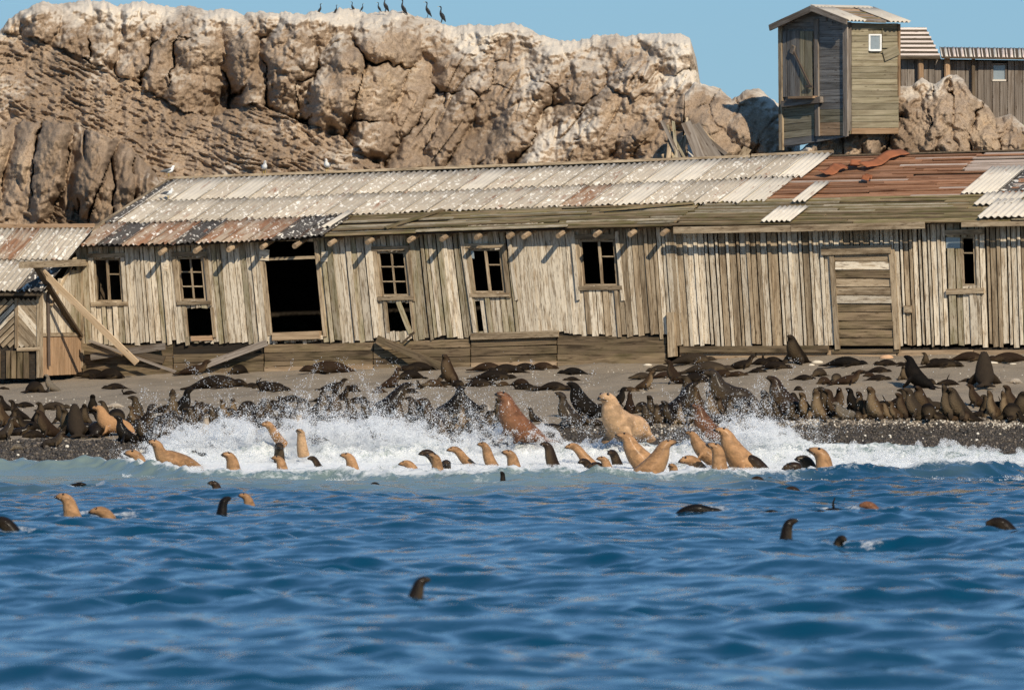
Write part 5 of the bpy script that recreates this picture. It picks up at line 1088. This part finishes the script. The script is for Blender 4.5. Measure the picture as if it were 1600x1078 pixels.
def bird(kind, p, h_px, yaw, label, group):
    s = h_px * (p.y + BACK) / F / (.63 if kind == 'cormorant' else .41); M = Matrix.Translation(p) @ Matrix.Rotation(rad(yaw), 4, 'Z') @ Matrix.Scale(s, 4)
    o = obj(kind, COR if kind == 'cormorant' else GUL, None, M); tag(o, label, 'bird', group)
    W_ = lambda q: M @ Vector(q)
    if kind == 'gull':
        log('beak', W_((-.235, 0, .368)), W_((-.30, 0, .355)), .012 * s, M_beak, o, .004 * s, 6)
        for y in (-.03, .03): log('leg', W_((.02, y, .14)), W_((.01, y, 0)), .007 * s, M_beak, o, n=5)
        for y in (-1, 1):
            vs, fs = tube([(-.06, .075 * y, .25, .012, .03), (.08, .09 * y, .225, .014, .055), (.22, .06 * y, .20, .012, .035), (.36, .02 * y, .175, .008, .012)], 12, 8)
            obj('wing', mesh('wing', vs, fs, M_gullgrey, True), o, M)
    else:
        log('beak', W_((-.10, 0, .612)), W_((-.17, 0, .60)), .008 * s, M_beak, o, .004 * s, 5)
        for y in (-1, 1):
            log('foot', W_((.02, .03 * y, .16)), W_((-.01, .035 * y, 0)), .012 * s, M_black, o, n=5)
            vs, fs = tube([(-.01, .06 * y, .36, .010, .03), (.05, .07 * y, .26, .012, .045), (.11, .05 * y, .14, .010, .03), (.16, .02 * y, .05, .006, .012)], 12, 8)
            obj('wing', mesh('wing', vs, fs, M_black, True), o, M)
    return o
names = ['first', 'second', 'third', 'fourth, stooping', 'fifth, short', 'sixth, tallest', 'seventh', 'eighth', 'last, leaning']
for i, (x, y, h_, yw) in enumerate(((500, 20, 13, 180), (525, 20, 11, 180), (551, 17, 13, 0), (566, 16, 9, 180), (592, 17, 12, 0), (602, 17, 19, 20), (630, 22, 22, 0), (668, 25, 21, 0), (690, 33, 22, 340))):
    Yc = float(cliff_depth(np.array([[x]], float), np.array([[float(y + 12)]]))[0, 0]) + .9
    bird('cormorant', P(x, y + 3, Yc), h_ + 4, yw, f'black cormorant on the cliff top, {names[i]} from the left', 'cormorants along the cliff top')
for i, (x, y, h_, yw, s_) in enumerate(((265, 281, 17, 200, 1.0), (414, 276, 20, 100, 1.0), (512, 274, 20, 80, 1.0), (264, 318, 16, 150, .66))):
    u = u_at(x, y, s_); p = roof(u, s_, .13 if s_ == 1 else .09)
    bird('gull', p, h_, yw, ('white gull at the left end of the roof ridge', 'white gull on the ridge above the open doorway', 'white gull on the ridge, rightmost of the three', 'gull with dark wings standing on the roof sheets')[i], 'gulls on the shed roof')

# ------------------------------------------------------------------ stones, pebbles, foam and spray
def stone(x, y, w, h_, c, label):
    g = on_ground(x, y); k = (g.y + BACK) / F; vs, fs = blob((0, 0, 0), (w * k / 2, w * k * .35, h_ * k * .6), 7, 9)
    r_ = random.Random(int(x)); vs = [(a * r_.uniform(.85, 1.1), b * r_.uniform(.85, 1.1), max(-.02, q * r_.uniform(.8, 1.1))) for a, b, q in vs]
    return tag(obj('stone', mesh('stone', vs, fs, c, True), None, Matrix.Translation(g)), label, 'stone', 'pale stones below the sheds')
M_st = plain('pale_stone', (.62, .55, .44), .9); M_st2 = plain('orange_stone', (.55, .34, .2), .9)
for x, y, w_, h_, c, l in ((1385, 560, 22, 11, M_st2, 'orange block of stone by the shut door sill'), (1277, 567, 20, 7, M_st, 'flat pale stone right of the rearing dark seal'), (1268, 571, 10, 5, M_st, 'small pale stone beside the flat pale stone'), (1572, 566, 20, 9, M_st, 'rounded pale stone below the rightmost boards'),
                           (1551, 568, 19, 5, M_st, 'flat pale stone just left of the rounded one'), (1583, 569, 12, 3, M_st, 'thin pale slab right of the rounded stone'), (720, 572, 18, 6, M_st, 'pale rubble stone by the slanting dark plank'), (1012, 571, 14, 5, M_st, 'pale stone by the foundation left of the corner post'), (1418, 578, 9, 6, M_st, 'pale stone by the black rearing seal'), (908, 640, 16, 8, M_st2, 'orange stone behind the standing pale sea lion')):
    stone(x, y, w_, h_, c, l)
n = 42000
yp = rng.uniform(106.9, 112.0, n); xp = rng.uniform(-15, 15, n); lim2 = YB + .35 * gnoise(xp * .35, xp * 0 + .5, 5)
kp = (yp < lim2 + .1) & (rng.random(n) < .95); xp, yp = xp[kp], yp[kp]
rr = np.clip(rng.lognormal(-3.95, .45, len(xp)), .008, .07); tone = np.clip(rng.beta(1.6, 2.4, len(xp)) * .85 + (rng.random(len(xp)) < .05) * .5, 0, 1)
xs2 = rng.uniform(2.5, 15, 5200); ys2 = 111.3 + rng.normal(0, .22, 5200); xs3 = rng.uniform(-16, 15, 1500); ys3 = rng.uniform(112, 126, 1500)
px_ = np.concatenate([xp, xs2, xs3]); py_ = np.concatenate([yp, ys2, ys3]); rr = np.concatenate([rr, rng.uniform(.01, .035, 5200), rng.uniform(.008, .018, 1500)])
tone = np.concatenate([tone, np.clip(rng.normal(.82, .12, 5200), 0, 1), np.clip(rng.normal(.85, .15, 1500), 0, 1)])
point_cloud('gravel', np.stack([px_, py_, terrain(px_, py_) + rr * .25], -1), rr, M_pebble, 'dark wet gravel and pale shell grit along the waterline', tone)
# the burst of spray: a dense churned body, ragged jets and a wide scatter of drops
TOPY = [(150, 735), (200, 712), (260, 690), (300, 672), (400, 668), (480, 668), (560, 663), (620, 668), (660, 676), (700, 688), (760, 680), (800, 668), (860, 680), (900, 694), (960, 700), (1020, 706), (1060, 702), (1100, 694), (1140, 668), (1170, 664), (1210, 672), (1250, 694), (1300, 704), (1400, 706), (1500, 706), (1600, 704), (1700, 704)]
pts = []; rds = []
def spray(n, x, y, Y, r):
    pts.append(np.stack([(x - CX) * (Y + BACK) / F, Y, H - (y - CY) * (Y + BACK) / F], -1)); rds.append(r)
heads = [(e['x'], e['y'], e['size']) for e in entries if e['place'] == 'surf']
def clear(x, y, Y):                                                     # animals break through the spray: no drops between them and us
    k = np.ones(len(x), bool)
    return k
n = 2900000
x = rng.uniform(160, 1680, n); clump = fbm(x / 30, x * 0 + .3, 4, 201)
top = interp(x, TOPY) - 12 * clump - 4; bot = 751 + 5 * gnoise(x / 60, x * 0, 207)
f = rng.beta(1.4, 1.6, n) * 1.1; y = bot + (top - bot) * f
dens = fbm(x / 30, y / 20, 5, 203, .6); Y = interp(y, [(700, 107.3), (722, 106), (750, 95.5)]) + 1.6 * rng.random(n) + 1.0 * f + .8 * dens
keep = rng.random(n) < np.clip(.58 + 1.0 * dens + .35 * (1 - f), .02, 1)
spray(n, x[keep], y[keep], Y[keep], np.clip(rng.lognormal(-5.7, .36, keep.sum()), .0018, .010))
arcs = 1000; per = 120                                                  # torn streaks and jets following thrown arcs
x0 = np.where(rng.random(arcs) < .72, rng.normal(520, 190, arcs), rng.normal(1165, 55, arcs)); src = interp(x0, TOPY) + 12
vy = rng.gamma(2.0, 13, arcs); vx = rng.normal(0, 26, arcs) + 10 * gnoise(x0 / 60, x0 * 0, 88)
t_ = rng.random((arcs, per)) ** .7 * 1.5; wd = rng.uniform(.6, 3.2, (arcs, 1))
x = (x0[:, None] + vx[:, None] * t_ + rng.normal(0, 1, t_.shape) * (1 + wd * t_)).ravel(); y = (src[:, None] - vy[:, None] * t_ * 1.4 + 22 * t_ ** 2 + rng.normal(0, 1, t_.shape) * (1 + wd * t_)).ravel()
Y = np.repeat(rng.uniform(107.3, 109.4, arcs), per) + rng.normal(0, .05, arcs * per); keep = (y > 558) & (x > 170); n = 0
spray(n, x[keep], y[keep], Y[keep], np.clip(rng.lognormal(-5.5, .45, keep.sum()), .002, .013))
n = 6000                                                               # drops hanging over the crowd
x = np.where(rng.random(n) < .75, rng.normal(620, 190, n), rng.normal(1180, 110, n)); y = 676 - np.abs(rng.normal(0, 36, n)); Y = rng.uniform(107, 110, n); keep = (y > 545) & (x > 190)
spray(n, x[keep], y[keep], Y[keep], np.clip(rng.lognormal(-5.3, .4, keep.sum()), .002, .009))
n = 90000                                                               # froth flying off the front of the breaker
x = rng.uniform(190, 1640, n); y = 752 - np.abs(rng.normal(0, 8, n)) + 5 * gnoise(x / 40, x * 0, 5); Y = interp(y, [(720, 104), (752, 93.5)]) + rng.uniform(-1, 1, n); keep = rng.random(n) < np.clip(.35 + 1.1 * fbm(x / 30, x * 0 + 4, 3, 209), 0, 1)
spray(n, x[keep], y[keep], Y[keep], np.clip(rng.lognormal(-5.5, .45, keep.sum()), .002, .012))
pts = np.concatenate(pts); rds = np.concatenate(rds)
point_cloud('sea_spray', pts, rds, M_foam, 'burst of white spray thrown up by the stampeding sea lions')
